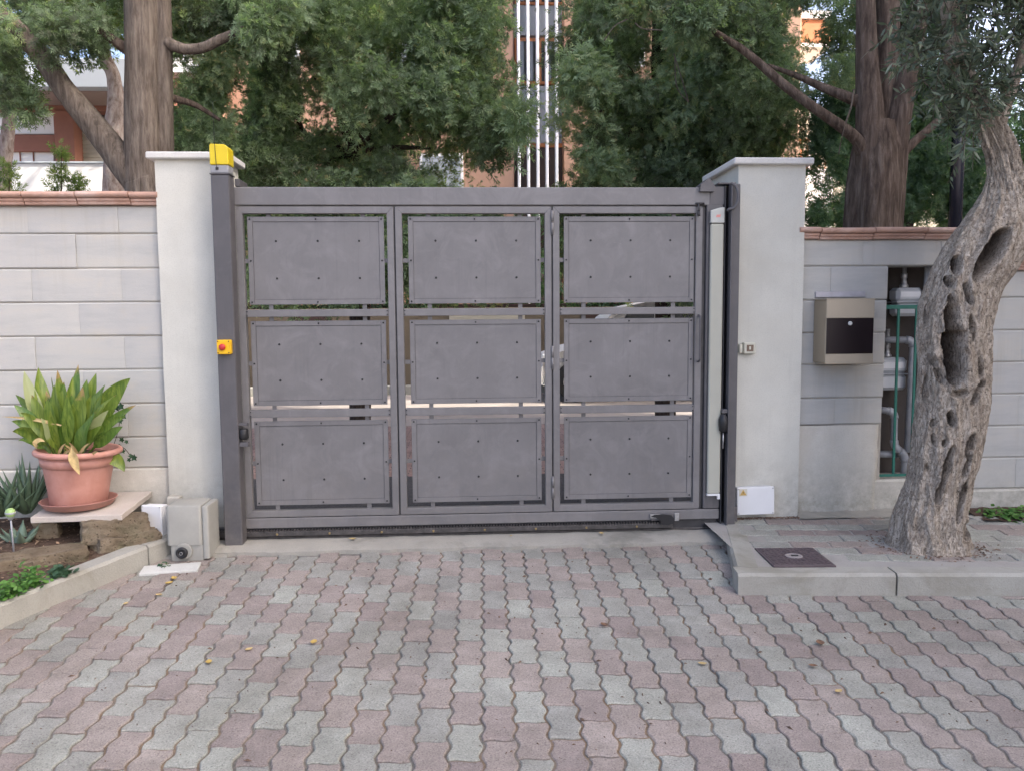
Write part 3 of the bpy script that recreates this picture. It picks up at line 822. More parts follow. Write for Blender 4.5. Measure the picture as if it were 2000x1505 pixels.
# the niche itself
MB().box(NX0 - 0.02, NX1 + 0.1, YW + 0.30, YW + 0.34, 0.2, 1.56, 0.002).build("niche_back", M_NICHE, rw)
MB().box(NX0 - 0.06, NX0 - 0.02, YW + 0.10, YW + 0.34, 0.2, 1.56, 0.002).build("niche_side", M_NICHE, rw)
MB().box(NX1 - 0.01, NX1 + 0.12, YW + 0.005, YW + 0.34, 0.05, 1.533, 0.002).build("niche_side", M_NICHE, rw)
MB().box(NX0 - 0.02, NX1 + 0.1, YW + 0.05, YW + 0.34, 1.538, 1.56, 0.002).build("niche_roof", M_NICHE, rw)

rl = thing("low_wall", (3.4, 0.2, 0.05), "lower stretch of block wall with terracotta coping behind the olive trunk at the right edge", "wall")
zq = [1.500, 1.342, 1.148, 0.959, 0.768, 0.576, 0.383, 0.194]
MB().box(2.98, 5.6, YW + 0.012, YW + 0.22, -0.1, 1.502, 0.002).build("mortar_core", M_MORTAR, rl)
for r_ in range(7):
    xs = [2.985, 3.30 + (0.24 if r_ % 2 else 0), 3.78 + (0.24 if r_ % 2 else 0), 4.26, 4.8, 5.6]
    xs = sorted(set(xs))
    for a, b in zip(xs[:-1], xs[1:]): wavy_block(a, b, zq[r_ + 1], zq[r_], YW + 0.003, rl)
MB().box(2.985, 5.6, YW - 0.004, YW + 0.05, -0.1, 0.191, 0.012).build("rendered_base", M_BASE, rl)
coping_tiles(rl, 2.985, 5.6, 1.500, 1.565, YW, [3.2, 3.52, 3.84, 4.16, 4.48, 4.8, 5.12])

# ------------------------------------------------------------------ gate pillars
def pillar(x0, x1, yf, yb, z0, zt, name, label, capo=0.035, cap_h=0.037, lean=0.0):
    p = thing(name, ((x0 + x1) / 2, (yf + yb) / 2, 0), label, "pillar", "gate pillars")
    n, m = 10, 48; V = []; Fc = []
    ring = []
    for k in range(4 * n):
        s_, q = divmod(k, n); u_ = q / n
        ring.append([(x0 + (x1 - x0) * u_, yf), (x1, yf + (yb - yf) * u_), (x1 - (x1 - x0) * u_, yb), (x0, yb - (yb - yf) * u_)][s_])
    for j in range(m + 1):
        z = z0 + (zt - z0) * j / m
        for x, y in ring:
            d = 0.0022 * noise.noise(Vector((x * 5, y * 5, z * 5))) + 0.0008 * noise.noise(Vector((x * 25, y * 25, z * 25)))
            V.append((x + d + lean * z, y + d, z))
    for j in range(m):
        for k in range(4 * n):
            a = j * 4 * n + k; b = j * 4 * n + (k + 1) % (4 * n); Fc.append((a, b, b + 4 * n, a + 4 * n))
    smooth_by_angle(obj("shaft", newmesh("shaft", V, Fc), M_PILLAR, p), 40)
    MB().box(x0 - capo, x1 + capo, yf - capo, yb + capo, zt, zt + cap_h, 0.006).build("cap", M_CAPST, p)
    return p
pl = pillar(-1.700, -1.325, 0.10, 0.36, -0.1, 2.119, "gate_pillar", "cream rendered gate pillar on the left, behind the yellow flashing lamp")
pr = pillar(1.545, 1.936, 0.10, 0.66, -0.1, 2.098, "gate_pillar", "cream rendered gate pillar on the right, with the white box at its foot")

# ------------------------------------------------------------------ sliding gate
g = thing("sliding_gate", (0.05, 0.02, 0.03), "dark grey steel sliding gate with nine bolted panels and a wicket door", "gate")
ZT = [1.957, 1.860]
MB().box(-1.36, 1.352, 0.0, 0.06, ZT[1], ZT[0], 0.004).build("top_beam", M_GATE, g)
MB().box(-1.36, 1.43, 0.0, 0.06, 0.084, 0.142, 0.004).build("bottom_beam", M_GATE, g)
MB().box(1.335, 1.43, 0.001, 0.061, 0.145, 1.950, 0.004).build("end_post", M_POST, g)
def leaf(x0, x1, name, zb=0.1465, zt=1.8535, fw=0.037):
    """a mitred frame of square tube, two mid rails, three panels"""
    y0, y1 = 0.002, 0.042
    f = MB()
    def mitre(pts):                       # quad in xz, extruded
        f.prism(pts, y0, y1)
    mitre([(x0, zb), (x0 + fw, zb + fw), (x0 + fw, zt - fw), (x0, zt)])
    mitre([(x1, zt), (x1 - fw, zt - fw), (x1 - fw, zb + fw), (x1, zb)])
    mitre([(x0, zt), (x0 + fw, zt - fw), (x1 - fw, zt - fw), (x1, zt)])
    mitre([(x1, zb), (x1 - fw, zb + fw), (x0 + fw, zb + fw), (x0, zb)])
    # a hair of a gap at each mitre
    fr = f.build(name, M_GATE, g); fixn(fr)
    md = fr.modifiers.new("bevel", 'BEVEL'); md.width = 0.0018; md.segments = 1; md.limit_method = 'ANGLE'
    return fr
XF = [(-1.249, -0.4005), (-0.3925, 0.4655), (0.4735, 1.3135)]
names = ["left_frame", "middle_frame", "wicket_frame"]
frames = []
RAILS = [(1.258, 1.298), (0.706, 0.748)]
def bolts(mb, pts, y, r_=0.0042):
    for x, z in pts:
        mb.lathe([(r_, 0), (r_, 0.003), (r_ * 0.5, 0.005), (0.0, 0.005)], (x, y, z), 8, Matrix.Rotation(math.pi / 2, 4, 'X'))
PZ = [(1.325, 1.801), (0.770, 1.236), (0.211, 0.685)]
for li, (x0, x1) in enumerate(XF):
    fr = leaf(x0, x1, "leaf_frame"); frames.append(fr)
    for za, zb in RAILS:
        rl_ = MB().box(x0 + 0.0375, x1 - 0.0375, 0.004, 0.040, za, zb, 0.002).build("mid_rail", M_GATE, g)
        bm_ = MB(); bolts(bm_, [(x0 + 0.044, za + 0.010), (x0 + 0.044, zb - 0.010), (x1 - 0.044, za + 0.010), (x1 - 0.044, zb - 0.010)], 0.003, 0.0035)
        bm_.build("bolt_heads", M_BOLT, rl_)["kind"] = "stuff"
    px0, px1 = [(-1.192, -0.455), (-0.324, 0.407), (0.536, 1.272)][li]
    for pi, (za, zb) in enumerate(PZ):
        pnl = MB().box(px0 + 0.001, px1 - 0.001, 0.0225, 0.0275, za + 0.001, zb - 0.001, 0.001)
        dx = rng.uniform(-.0015, .0015); 
        V = pnl.V
        sheet_ = MB().add(V, pnl.F)
        po = sheet_.build("panel", M_POST, g)
        # slightly dished sheet in front, inside the flat-bar border
        n, m = 12, 8; V = []; Fc = []
        bw = 0.027
        sd = rng.uniform(0, 90)
        for j in range(m + 1):
            for i in range(n + 1):
                x = px0 + bw + 0.0022 + (px1 - px0 - 2 * bw - 0.0044) * i / n; z = za + bw + 0.0022 + (zb - za - 2 * bw - 0.0044) * j / m
                V.append((x, 0.0205 + 0.0020 * noise.noise(Vector((x * 3.2, z * 3.2, sd))), z))
        for j in range(m):
            for i in range(n):
                a = j * (n + 1) + i; Fc.append((a, a + 1, a + n + 2, a + n + 1))
        obj("sheet", newmesh("sheet", V, Fc, True), M_GATE, po)
        for q in ((px0, px0 + bw, za, zb), (px1 - bw, px1, za, zb), (px0 + bw + 0.0006, px1 - bw - 0.0006, zb - bw, zb), (px0 + bw + 0.0006, px1 - bw - 0.0006, za, za + bw)):
            MB().box(q[0], q[1], 0.0165, 0.0222, q[2], q[3], 0.0012).build("border_strip", M_GATE, po)
        bm_ = MB(); xm = (px0 + px1) / 2; zm = (za + zb) / 2; h = bw / 2
        bolts(bm_, [(px0 + h, za + h), (px0 + h, zm), (px0 + h, zb - h), (xm, za + h), (xm, zb - h), (px1 - h, za + h), (px1 - h, zm), (px1 - h, zb - h)], 0.0165, 0.0050)
        bolts(bm_, [(px0 + (px1 - px0) * u_, za + (zb - za) * v) for u_ in (0.205, 0.51, 0.815) for v in (0.30, 0.725)], 0.0205, 0.0060)
        bm_.build("bolt_heads", M_BOLT, po)["kind"] = "stuff"
        # straps carrying the panel
        lo = (0.1465 + 0.037) if pi == 2 else RAILS[pi][1]
        hi = (1.8535 - 0.037) if pi == 0 else RAILS[pi - 1][0]
        for xs_ in (px0 + 0.112, px1 - 0.115):
            MB().box(xs_ - 0.012, xs_ + 0.012, 0.028, 0.033, zb - 0.02, hi + 0.004, 0.001).build("strap", M_GATE, po)
            MB().box(xs_ - 0.012, xs_ + 0.012, 0.028, 0.033, lo - 0.004, za + 0.02, 0.001).build("strap", M_GATE, po)
        MB().box(x0 + 0.034, px0 + 0.02, 0.028, 0.033, zm - 0.012, zm + 0.012, 0.001).build("strap", M_GATE, po)
        MB().box(px1 - 0.02, x1 - 0.034, 0.028, 0.033, zm - 0.012, zm + 0.012, 0.001).build("strap", M_GATE, po)
# shadow gaps: backing strips
for xg in (-0.3965, 0.4695):
    MB().box(xg - 0.003, xg + 0.003, 0.012, 0.035, 0.147, 1.853, 0.0005).build("gap_strip", M_DARKM, g)
MB().box(1.3145, 1.334, 0.018, 0.05, 0.147, 1.853, 0.001).build("door_stop", M_DARKM, g)
for z in (1.765, 1.02, 0.285):                    # hinges of the wicket door
    h = MB().tube([(0.4695, -0.004, z - 0.062), (0.4695, -0.004, z - 0.002)], 0.0075, 10).tube([(0.4695, -0.004, z + 0.002), (0.4695, -0.004, z + 0.062)], 0.0075, 10)
    h.tube([(0.4695, -0.004, z - 0.066), (0.4695, -0.004, z + 0.066)], 0.0055, 8)
    h.build("hinge", M_GATE, g, True)
hd = MB().tube(crspline([(1.296, 0.004, 0.99), (1.296, -0.028, 1.0), (1.296, -0.034, 1.03), (1.296, -0.034, 1.21), (1.296, -0.028, 1.24), (1.296, 0.004, 1.25)], 30), 0.0065, 10)
hd.build("door_handle", M_POST, g, True)
cl = MB().tube(crspline([(1.288, 0.0, 1.81), (1.286, -0.020, 1.835), (1.283, -0.012, 1.862)], 10), 0.006, 8)
cl.tube([(1.27, -0.006, 1.868), (1.318, -0.006, 1.868)], 0.006, 8); cl.tube([(1.286, -0.022, 1.80), (1.286, -0.010, 1.83)], 0.0075, 8)
cl.build("door_closer", M_DARKM, g, True)
# toothed rack below
rk = MB().box(-1.62, 1.16, -0.008, 0.018, 0.040, 0.066, 0.002).build("rack", M_RACK, g)
te = MB()
for i in range(170):
    x = -1.60 + i * 0.0162
    te.prism([(x - 0.0055, 0.0655), (x + 0.0055, 0.0655), (x + 0.0028, 0.076), (x - 0.0028, 0.076)], -0.007, 0.016)
o = te.build("rack_teeth", M_RACK, rk); fixn(o); o["kind"] = "stuff"
bm_ = MB(); bolts(bm_, [(-1.08 + 0.29 * k, 0.052) for k in range(8)], -0.008, 0.007); bm_.build("rack_bolts", plain("brass_bolt", (0.22, 0.16, 0.07), 0.5, 0.3, 30, 0.1), rk)
MB().box(-1.62, 1.42, 0.02, 0.055, 0.030, 0.084, 0.003).build("rack_carrier", M_DARKM, g)
lp = MB().box(1.03, 1.19, -0.014, 0.0, 0.085, 0.125, 0.003).build("limit_plate", M_POST, g)
MB().box(1.165, 1.192, -0.022, -0.014, 0.083, 0.128, 0.002).build("end_bracket", M_STEEL, lp)
V = [(1.03, 0.112), (1.05, 0.122), (1.10, 0.124), (1.148, 0.116), (1.162, 0.098), (1.158, 0.07), (1.13, 0.060), (1.09, 0.064), (1.082, 0.085), (1.06, 0.104)]
fixn(MB().prism(V, -0.024, -0.0145).build("magnet_shoe", M_BLACK, lp))
MB().box(1.025, 1.085, -0.0185, -0.0145, 0.100, 0.124, 0.001).build("scratched_strip", M_STEEL, lp)
# safety edge strip at the closing end
q = rect(1387, 430, 1411, 955, -0.02)
se = MB()
se.prism([(1.352 - 0.0, 0.235), (1.428, 0.235), (1.428, 1.757), (1.352, 1.757)], -0.022, 0.0)
o = se.build("safety_edge", M_SAFE, g); fixn(o); md = o.modifiers.new("bevel", 'BEVEL'); md.width = 0.010; md.segments = 3
tp = [(1.351, 1.760), (1.429, 1.760), (1.429, 1.846)] + [(1.351 + 0.078 * (1 - k / 8), 1.828 + 0.018 * math.cos(k / 8 * math.pi / 2)) for k in range(1, 9)]
o = fixn(MB().prism(tp, -0.025, 0.0).build("end_cap", M_SAFECAP, g)); md = o.modifiers.new("bevel", 'BEVEL'); md.width = 0.004; md.segments = 2
lg = MB()
for k in range(4):
    x = 1.380 + 0.006 * k; lg.add([(x, -0.0258, 1.792 + 0.002 * (k % 2)), (x + 0.0055, -0.0258, 1.790), (x + 0.009, -0.0258, 1.806 + 0.002 * k * 0.5), (x + 0.004, -0.0258, 1.804)], [(0, 1, 2, 3)])
lg.build("red_emblem", M_PALERED, o)
fixn(MB().prism([(1.352, 0.225), (1.412, 0.225), (1.412, 0.205), (1.426, 0.205), (1.426, 0.236), (1.352, 0.236)], -0.024, -0.001).build("edge_foot", M_WHITEPL, g))
# hood over the meeting stile
q = rect(1368, 352, 1396, 374, -0.03)
hood = MB().prism([(q[0], q[2]), (q[1], q[2]), (q[1], q[2] + 0.034), ((q[0] + q[1]) / 2 + 0.01, q[3] + 0.012), (q[0] + 0.004, q[2] + 0.038)], -0.03, 0.10)
fixn(hood.build("stop_hood", M_POST, g))
MB().box(1.352, 1.445, 0.0, 0.06, 1.862, 1.962, 0.003).build("end_plate", M_POST, g)

# ------------------------------------------------------------------ posts and hardware beside the gate
gp = thing("guide_post", (-1.29, -0.07, 0.02), "tall dark grey square guide post at the left end of the gate", "post")
MB().box(-1.341, -1.246, -0.10, -0.005, 0.012, 2.006, 0.005).build("shaft", M_POST, gp)
MB().box(-1.345, -1.242, -0.104, -0.001, 2.006, 2.012, 0.002).build("top_plate", M_POST, gp)
MB().box(-1.248, -1.20, -0.09, -0.055, 0.675, 0.69, 0.002).build("roller_bracket", M_POST, gp)
MB().lathe([(0.02, -0.03), (0.026, -0.02), (0.026, 0.02), (0.02, 0.03)], (-1.226, -0.07, 0.628), 18).build("guide_roller", M_BLACK, gp, True)
MB().box(-1.246, -1.20, -0.088, -0.052, 0.56, 0.585, 0.002).build("roller_bracket", M_POST, gp)
MB().box(-1.245, -1.22, 0.0, 0.16, 1.96, 2.0, 0.003).build("wall_bracket", M_POST, gp)
# flashing lamp
lm = thing("flashing_lamp", (-1.293, -0.055, 2.012), "yellow flashing gate lamp on top of the grey guide post", "lamp")
MB().box(-1.340, -1.247, -0.10, -0.010, 2.0125, 2.055, 0.004).build("base", M_GREYPL, lm)
y_ = MB().prism([(-1.342, 2.0555), (-1.244, 2.0555), (-1.244, 2.142), (-1.262, 2.160), (-1.334, 2.163), (-1.342, 2.156)], -0.104, -0.006)
o = fixn(y_.build("lens", M_YEL, lm)); md = o.modifiers.new("bevel", 'BEVEL'); md.width = 0.006; md.segments = 3
MB().box(-1.312, -1.297, -0.107, -0.100, 2.028, 2.042, 0.002).build("antenna_clip", M_BLACK, lm)
MB().tube([(-1.305, -0.106, 2.034), (-1.309, -0.108, 2.10), (-1.312, -0.106, 2.17), (-1.313, -0.106, 2.38)], [0.0018, 0.0016, 0.0014, 0.001], 6).build("antenna", M_BLACK, lm)
# emergency stop
q = rect(424, 664, 451, 692, -0.13)
es = thing("emergency_stop", (q[0] + 0.04, -0.115, q[2]), "small yellow box with red emergency stop button on the grey guide post", "button")
MB().box(q[0], q[1], -0.138, -0.1005, q[2], q[3], 0.004).build("box", M_YELB, es)
MB().box(q[0] + 0.002, q[1] - 0.002, -0.1415, -0.1385, q[2] + 0.002, q[3] - 0.002, 0.002).build("cover", M_YELB, es)
cx, cz = (q[0] + q[1]) / 2 - 0.003, (q[2] + q[3]) / 2
MB().lathe([(0.011, -0.002), (0.011, 0.006), (0.017, 0.008), (0.0175, 0.014), (0.014, 0.019), (0.006, 0.0215), (0.0, 0.022)], (cx, -0.141, cz), 24, Matrix.Rotation(math.pi / 2, 4, 'X')).build("mushroom_button", M_RED, es, True)
bm_ = MB(); bolts(bm_, [(q[0] + 0.008, q[2] + 0.008), (q[1] - 0.008, q[2] + 0.008), (q[0] + 0.008, q[3] - 0.008), (q[1] - 0.008, q[3] - 0.008)], -0.1413, 0.003); bm_.build("screws", M_BOLT, es)

# catch post on the right
cp = thing("catch_post", (1.48, 0.03, 0.02), "dark grey channel post receiving the gate beside the right pillar", "post")
MB().box(1.464, 1.513, -0.035, 0.0985, 0.02, 1.972, 0.004).build("face_plate", M_POST, cp)
MB().box(1.434, 1.4635, 0.05, 0.0985, 0.02, 1.965, 0.003).build("channel_back", M_DARKM, cp)
MB().box(1.456, 1.4635, -0.055, -0.006, 0.02, 1.975, 0.002).build("channel_lip", M_POST, cp)
MB().box(1.4335, 1.440, -0.01, 0.05, 0.02, 1.965, 0.002).build("channel_lip", M_DARKM, cp)
MB().tube([(1.449, 0.03, 0.10), (1.449, 0.03, 1.9)], 0.006, 8).build("channel_rod", M_DARKM, cp, True)
rb = MB().box(1.425, 1.462, -0.045, -0.02, 0.70, 0.725, 0.003)
rb.build("catch_bracket", M_POST, cp)
MB().lathe([(0.010, -0.055), (0.022, -0.045), (0.027, -0.01), (0.027, 0.02), (0.018, 0.045), (0.008, 0.055)], (1.436, -0.035, 0.645), 18).build("rubber_buffer", M_BLACK, cp, True)
MB().tube([(1.436, -0.035, 0.50), (1.436, -0.035, 0.59)], 0.004, 8).build("buffer_stem", M_STEEL, cp, True)
cpts = [at(1421, 412, -0.06), at(1424, 409, -0.07), at(1434, 406, -0.075), at(1441, 394, -0.075), at(1442, 378, -0.07), at(1437, 364, -0.06), at(1428, 358, -0.05)]
hose = MB().tube(crspline(cpts, 90), [0.0075 + (0.0012 if k % 2 else 0) for k in range(90)], 10)
hose.build("flexible_conduit", M_POST, cp, True)
MB().box(1.40, 1.50, 0.0, 0.09, 1.975, 1.985, 0.002).build("cap_plate", M_POST, cp)

# photocell on right pillar
q = rect(1452, 669, 1475, 691, 0.07)
pc = thing("photocell", (q[0], 0.09, q[2]), "small cream photocell box with brown lens on the right pillar", "sensor")
MB().box(q[0], q[1], 0.060, 0.0995, q[2], q[3], 0.005).build("housing", M_OFFW, pc)
MB().box(q[0] + 0.016, q[1] - 0.014, 0.0565, 0.0602, q[2] + 0.014, q[3] - 0.013, 0.001).build("lens", M_BROWNL, pc)
MB().box(q[0] + 0.030, q[1] - 0.030, 0.0555, 0.0563, q[2] + 0.024, q[3] - 0.022, 0.0005).build("receiver", M_OFFW, pc)
MB().box(q[0] - 0.022, q[0] - 0.002, 0.072, 0.0995, q[2] + 0.004, q[3] - 0.010, 0.004).build("cable_gland", M_OFFW, pc)
# junction box at the pillar foot
q = rect(1439, 950, 1512, 1004, 0.045)
jb = thing("junction_box", (q[0] + 0.1, 0.07, q[2]), "white plastic junction box with small warning sticker at the foot of the right pillar", "box")
Mq = Matrix.Translation(((q[0] + q[1]) / 2, 0, (q[2] + q[3]) / 2)) @ Matrix.Rotation(math.radians(-1.0), 4, 'Y')
hw, hh = (q[1] - q[0]) / 2, (q[3] - q[2]) / 2
MB().box(-hw + 0.004, hw - 0.004, 0.058, 0.0985, -hh + 0.004, hh - 0.004, 0.004, Mq).build("back_box", M_WHITEPL, jb)
MB().box(-hw, hw, 0.040, 0.057, -hh, hh, 0.005, Mq).build("lid", M_WHITEPL, jb)
tx, tz = -hw + 0.036, hh - 0.030
def tri(s, y): return [Mq @ Vector((tx - s, y, tz - s * 0.75)), Mq @ Vector((tx + s, y, tz - s * 0.75)), Mq @ Vector((tx, y, tz + s * 0.95))]
MB().add([Mq @ Vector(v) for v in ((tx - 0.024, 0.0393, tz - 0.02), (tx + 0.024, 0.0393, tz - 0.02), (tx + 0.024, 0.0393, tz + 0.022), (tx - 0.024, 0.0393, tz + 0.022))], [(0, 1, 2, 3)]).build("sticker", plain("sticker_pale", (0.55, 0.53, 0.45), 0.6, 0.05, 10, 0.0), jb)
MB().add(tri(0.020, 0.0388), [(0, 1, 2)]).build("warning_triangle", plain("sticker_ochre", (0.50, 0.33, 0.10), 0.6, 0.1, 20, 0.0), jb)
MB().add([Mq @ Vector((tx + a, 0.0384, tz + b)) for a, b in ((0.003, 0.010), (-0.005, -0.001), (0.000, -0.001), (-0.003, -0.011), (0.006, 0.002), (0.001, 0.002))], [(0, 1, 2, 5), (2, 3, 4, 5)]).build("lightning_bolt", plain("sticker_print", (0.18, 0.12, 0.05), 0.6, 0.05, 10, 0.0), jb)
bm_ = MB()
for sx in (-1, 1):
    for sz in (-1, 1): bm_.lathe([(0.004, 0), (0.004, 0.002), (0, 0.002)], tuple(Mq @ Vector((sx * (hw - 0.010), 0.040, sz * (hh - 0.010)))), 8, Matrix.Rotation(math.pi / 2, 4, 'X'))
bm_.build("lid_screws", M_STEEL, jb)
MB().box(1.500, 1.545, 0.02, 0.0985, 0.045, 0.145, 0.004).build("cable_duct", M_POST, cp)

# mailbox
q = rect(1613, 584, 1707, 711, -0.02)
mb = thing("mailbox", (q[0] + 0.15, 0.06, q[2]), "beige metal mailbox with a dark brown door, hung on the block wall", "mailbox")
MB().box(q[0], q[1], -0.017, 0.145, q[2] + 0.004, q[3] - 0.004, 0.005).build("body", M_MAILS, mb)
h = q[3] - q[2]
MB().box(q[0] + 0.001, q[1] - 0.001, -0.0215, -0.0175, q[2] + h * 0.71, q[3] - 0.001, 0.0015).build("slot_flap", M_MAIL, mb)
MB().box(q[0] + 0.001, q[1] - 0.001, -0.0210, -0.0175, q[2] + 0.001, q[2] + h * 0.155, 0.0015).build("lower_panel", M_MAIL, mb)
MB().box(q[0] + 0.004, q[1] - 0.004, -0.0222, -0.0175, q[2] + h * 0.16, q[2] + h * 0.705, 0.0015).build("door", M_MAILD, mb)
MB().box(q[0] - 0.002, q[1] + 0.002, -0.023, 0.145, q[3] - 0.0035, q[3] + 0.002, 0.001).build("lid", M_MAIL, mb)
MB().lathe([(0.0115, 0), (0.0115, 0.004), (0.009, 0.0055), (0.0035, 0.0055), (0.003, 0.002), (0, 0.002)], ((q[0] + q[1]) / 2 - 0.002, -0.022, q[2] + h * 0.625), 20, Matrix.Rotation(math.pi / 2, 4, 'X')).build("lock", plain("lock_nickel", (0.62, 0.62, 0.60), 0.35, 0.05, 10, 0.02, metal=0.3), mb)
q = rect(1594, 569.5, 1691, 581, 0.13)
br = MB().box(q[0], q[1], 0.132, 0.1495, q[2], q[3], 0.002)
tag(br.build("metal_strip", M_ALU), "brushed aluminium strip fixed to the wall just above the mailbox", "strip")

# gas meters, pipes and grille in the niche
YN = YW + 0.12
def pipe(name, pts, r_, label, mat=M_PIPE, n=None, fit=None):
    pts = [at(*p) if len(p) == 3 and abs(p[0]) > 30 else p for p in pts]
    rp = thing(name, tuple(pts[-1]), label, "pipe", "pipes in the meter niche")
    P = []
    for i, p in enumerate(pts):
        p = np.array(p)
        if 0 < i < len(pts) - 1:
            a = np.array(pts[i - 1]) - p; b = np.array(pts[i + 1]) - p
            c = min(0.035, 0.4 * np.linalg.norm(a), 0.4 * np.linalg.norm(b)); a = a / np.linalg.norm(a) * c; b = b / np.linalg.norm(b) * c
            for k in range(7):
                s_ = k / 6; P.append(p + a * (1 - s_) ** 2 + b * s_ ** 2)
        else: P.append(p)
    MB().tube(P, r_, 14).build("tube", mat, rp, True)
    for i in range(1, len(pts) - 1):
        p = np.array(pts[i]); a = np.array(pts[i - 1]) - p; b = np.array(pts[i + 1]) - p
        a /= np.linalg.norm(a); b /= np.linalg.norm(b); Q = []
        for k in range(7):
            s_ = k / 6; Q.append(p + a * 0.042 * (1 - s_) ** 2 + b * 0.042 * s_ ** 2)
        MB().tube(Q, r_ * 1.22, 14).build("elbow", mat, rp, True)
    return rp
pipe("pipe", [(1813, 515, YN), (1808, 600, YN), (1806, 640, YN)], 0.019, "straight grey pipe beside the upper gas meter, top of the niche")
pipe("pipe", [(1718, 664, YN + .06), (1784, 664, YN + .01), (1772, 882, YN + .01)], 0.020, "grey pipe bending down beside the lower white meter")
pipe("pipe", [(1718, 799, YN), (1747, 803, YN), (1746, 872, YN), (1768, 887, YN), (1765, 930, YN)], 0.020, "grey zigzag pipe with elbows low in the niche")
pipe("pipe", [(1705, 886, YN + .06), (1765, 886, YN + .06)], 0.022, "short level grey pipe near the floor of the niche")
def meter(x0, y0, x1, y1, Y, label):
    q = rect(x0, y0, x1, y1, Y)
    m_ = thing("gas_meter", (q[0], Y + 0.05, q[2]), label, "gas meter", "gas meters in the niche")
    h = (q[3] - q[2]); 
    MB().box(q[0], q[1], Y, Y + 0.11, q[2] + h * 0.5 + 0.001, q[3], 0.022).build("upper_shell", M_METER, m_)
    MB().box(q[0] + 0.003, q[1] - 0.003, Y + 0.003, Y + 0.107, q[2], q[2] + h * 0.5 - 0.002, 0.018).build("lower_shell", M_METER, m_)
    MB().box(q[0] - 0.004, q[1] + 0.004, Y - 0.004, Y + 0.114, q[2] + h * 0.5 - 0.003, q[2] + h * 0.5 + 0.003, 0.002).build("seam_flange", M_METER, m_)
    xc = q[0] + (q[1] - q[0]) * 0.42
    MB().lathe([(0.026, 0), (0.026, 0.02), (0.018, 0.03), (0.014, 0.06), (0.019, 0.065), (0.019, 0.09), (0.013, 0.095), (0.013, 0.18)], (xc, Y + 0.055, q[3] - 0.004), 18).build("union", M_STEEL, m_, True)
    MB().box(q[0] + 0.02, q[1] - 0.02, Y - 0.003, Y, q[3] - h * 0.32, q[3] - h * 0.14, 0.001).build("dial", M_WHITEPL, m_)
    return m_
meter(1752, 562, 1804, 618, YN + 0.02, "white gas meter at the top of the wall niche, above the green grille")
meter(1716, 699, 1774, 762, YN + 0.05, "white gas meter lower in the wall niche, behind a green bar")
gr = thing("green_grille", (2.6, YW + 0.05, 0.27), "thin green steel grille of bars across the meter niche", "grille")
a = at(1735, 600, YW + 0.03); b = at(1725, 928, YW + 0.03)
MB().box(NX0 - 0.01, NX1, YW + 0.028, YW + 0.034, a[2] - 0.012, a[2] + 0.012, 0.001).build("top_bar", M_GREENB, gr)
MB().box(NX0 - 0.04, NX1, YW + 0.028, YW + 0.034, b[2] - 0.007, b[2] + 0.010, 0.001).build("bottom_bar", M_GREENB, gr)
for px in (1754, 1789, 1822):
    x = at(px, 640, YW + 0.04)[0]
    MB().box(x - 0.007, x + 0.007, YW + 0.0345, YW + 0.045, b[2], a[2], 0.001).build("bar", M_GREENB, gr)

# ------------------------------------------------------------------ gate motor and small boxes at the left
mo = thing("gate_motor", (-1.47, -0.16, 0.0), "boxy grey-beige sliding gate motor beside the guide post", "gate motor")
mx0, mx1, my0, my1, mz0, mz1 = -1.590, -1.372, -0.262, -0.075, -0.012, 0.285
# shrug of the housing: body with rounded vertical edges
def rounded_box(mbq, x0, x1, y0, y1, z0, z1, r_, topr=0.012, seg=6):
    out = []
    for cx, cy, a0 in ((x1 - r_, y1 - r_, 0), (x0 + r_, y1 - r_, 90), (x0 + r_, y0 + r_, 180), (x1 - r_, y0 + r_, 270)):
        for k in range(seg + 1):
            a = math.radians(a0 + 90 * k / seg); out.append((cx + r_ * math.cos(a), cy + r_ * math.sin(a)))
    n = len(out); V = []; Fc = []
    cx, cy = (x0 + x1) / 2, (y0 + y1) / 2
    lev = [(z0, 0.0), (z1 - topr, 0.0), (z1 - topr * 0.3, topr * 0.3), (z1, topr)]
    for z, ins in lev:
        for x, y in out:
            V.append((x - math.copysign(min(ins, abs(x - cx)), x - cx), y - math.copysign(min(ins, abs(y - cy)), y - cy), z))
    for k in range(len(lev) - 1):
        for i in range(n):
            j = (i + 1) % n; Fc.append((k * n + i, k * n + j, (k + 1) * n + j, (k + 1) * n + i))
    Fc.append(tuple(3 * n + i for i in range(n))); Fc.append(tuple(range(n))[::-1])
    return mbq.add(V, Fc)
smooth_by_angle(rounded_box(MB(), mx0, mx1 - 0.034, my0, my1, mz0 + 0.085, mz1, 0.020).build("cover", M_MOTOR, mo), 40)
smooth_by_angle(rounded_box(MB(), mx0 + 0.014, mx1 - 0.030, my0 + 0.006, my1, mz0, mz0 + 0.0845, 0.015, 0.002).build("base_casting", M_MOTORD, mo), 40)
smooth_by_angle(rounded_box(MB(), mx1 - 0.0335, mx1, my0 + 0.004, my1 - 0.004, mz0 + 0.010, mz1 - 0.006, 0.010, 0.008).build("end_cover", M_MOTOR, mo), 40)
Mx = Matrix.Rotation(math.pi / 2, 4, 'X')
MB().lathe([(0.044, 0), (0.044, 0.008), (0.040, 0.010), (0.036, 0.010)], ((mx0 + 0.088), my0 + 0.004, mz0 + 0.052), 28, Mx).build("release_boss", M_MOTORD, mo, True)
MB().lathe([(0.029, 0), (0.031, 0.012), (0.027, 0.02), (0.016, 0.021), (0.016, 0.015), (0.010, 0.015), (0.010, 0.023), (0.0, 0.024)], ((mx0 + 0.080), my0 + 0.000, mz0 + 0.047), 28, Mx).build("release_knob", M_BLACK, mo, True)
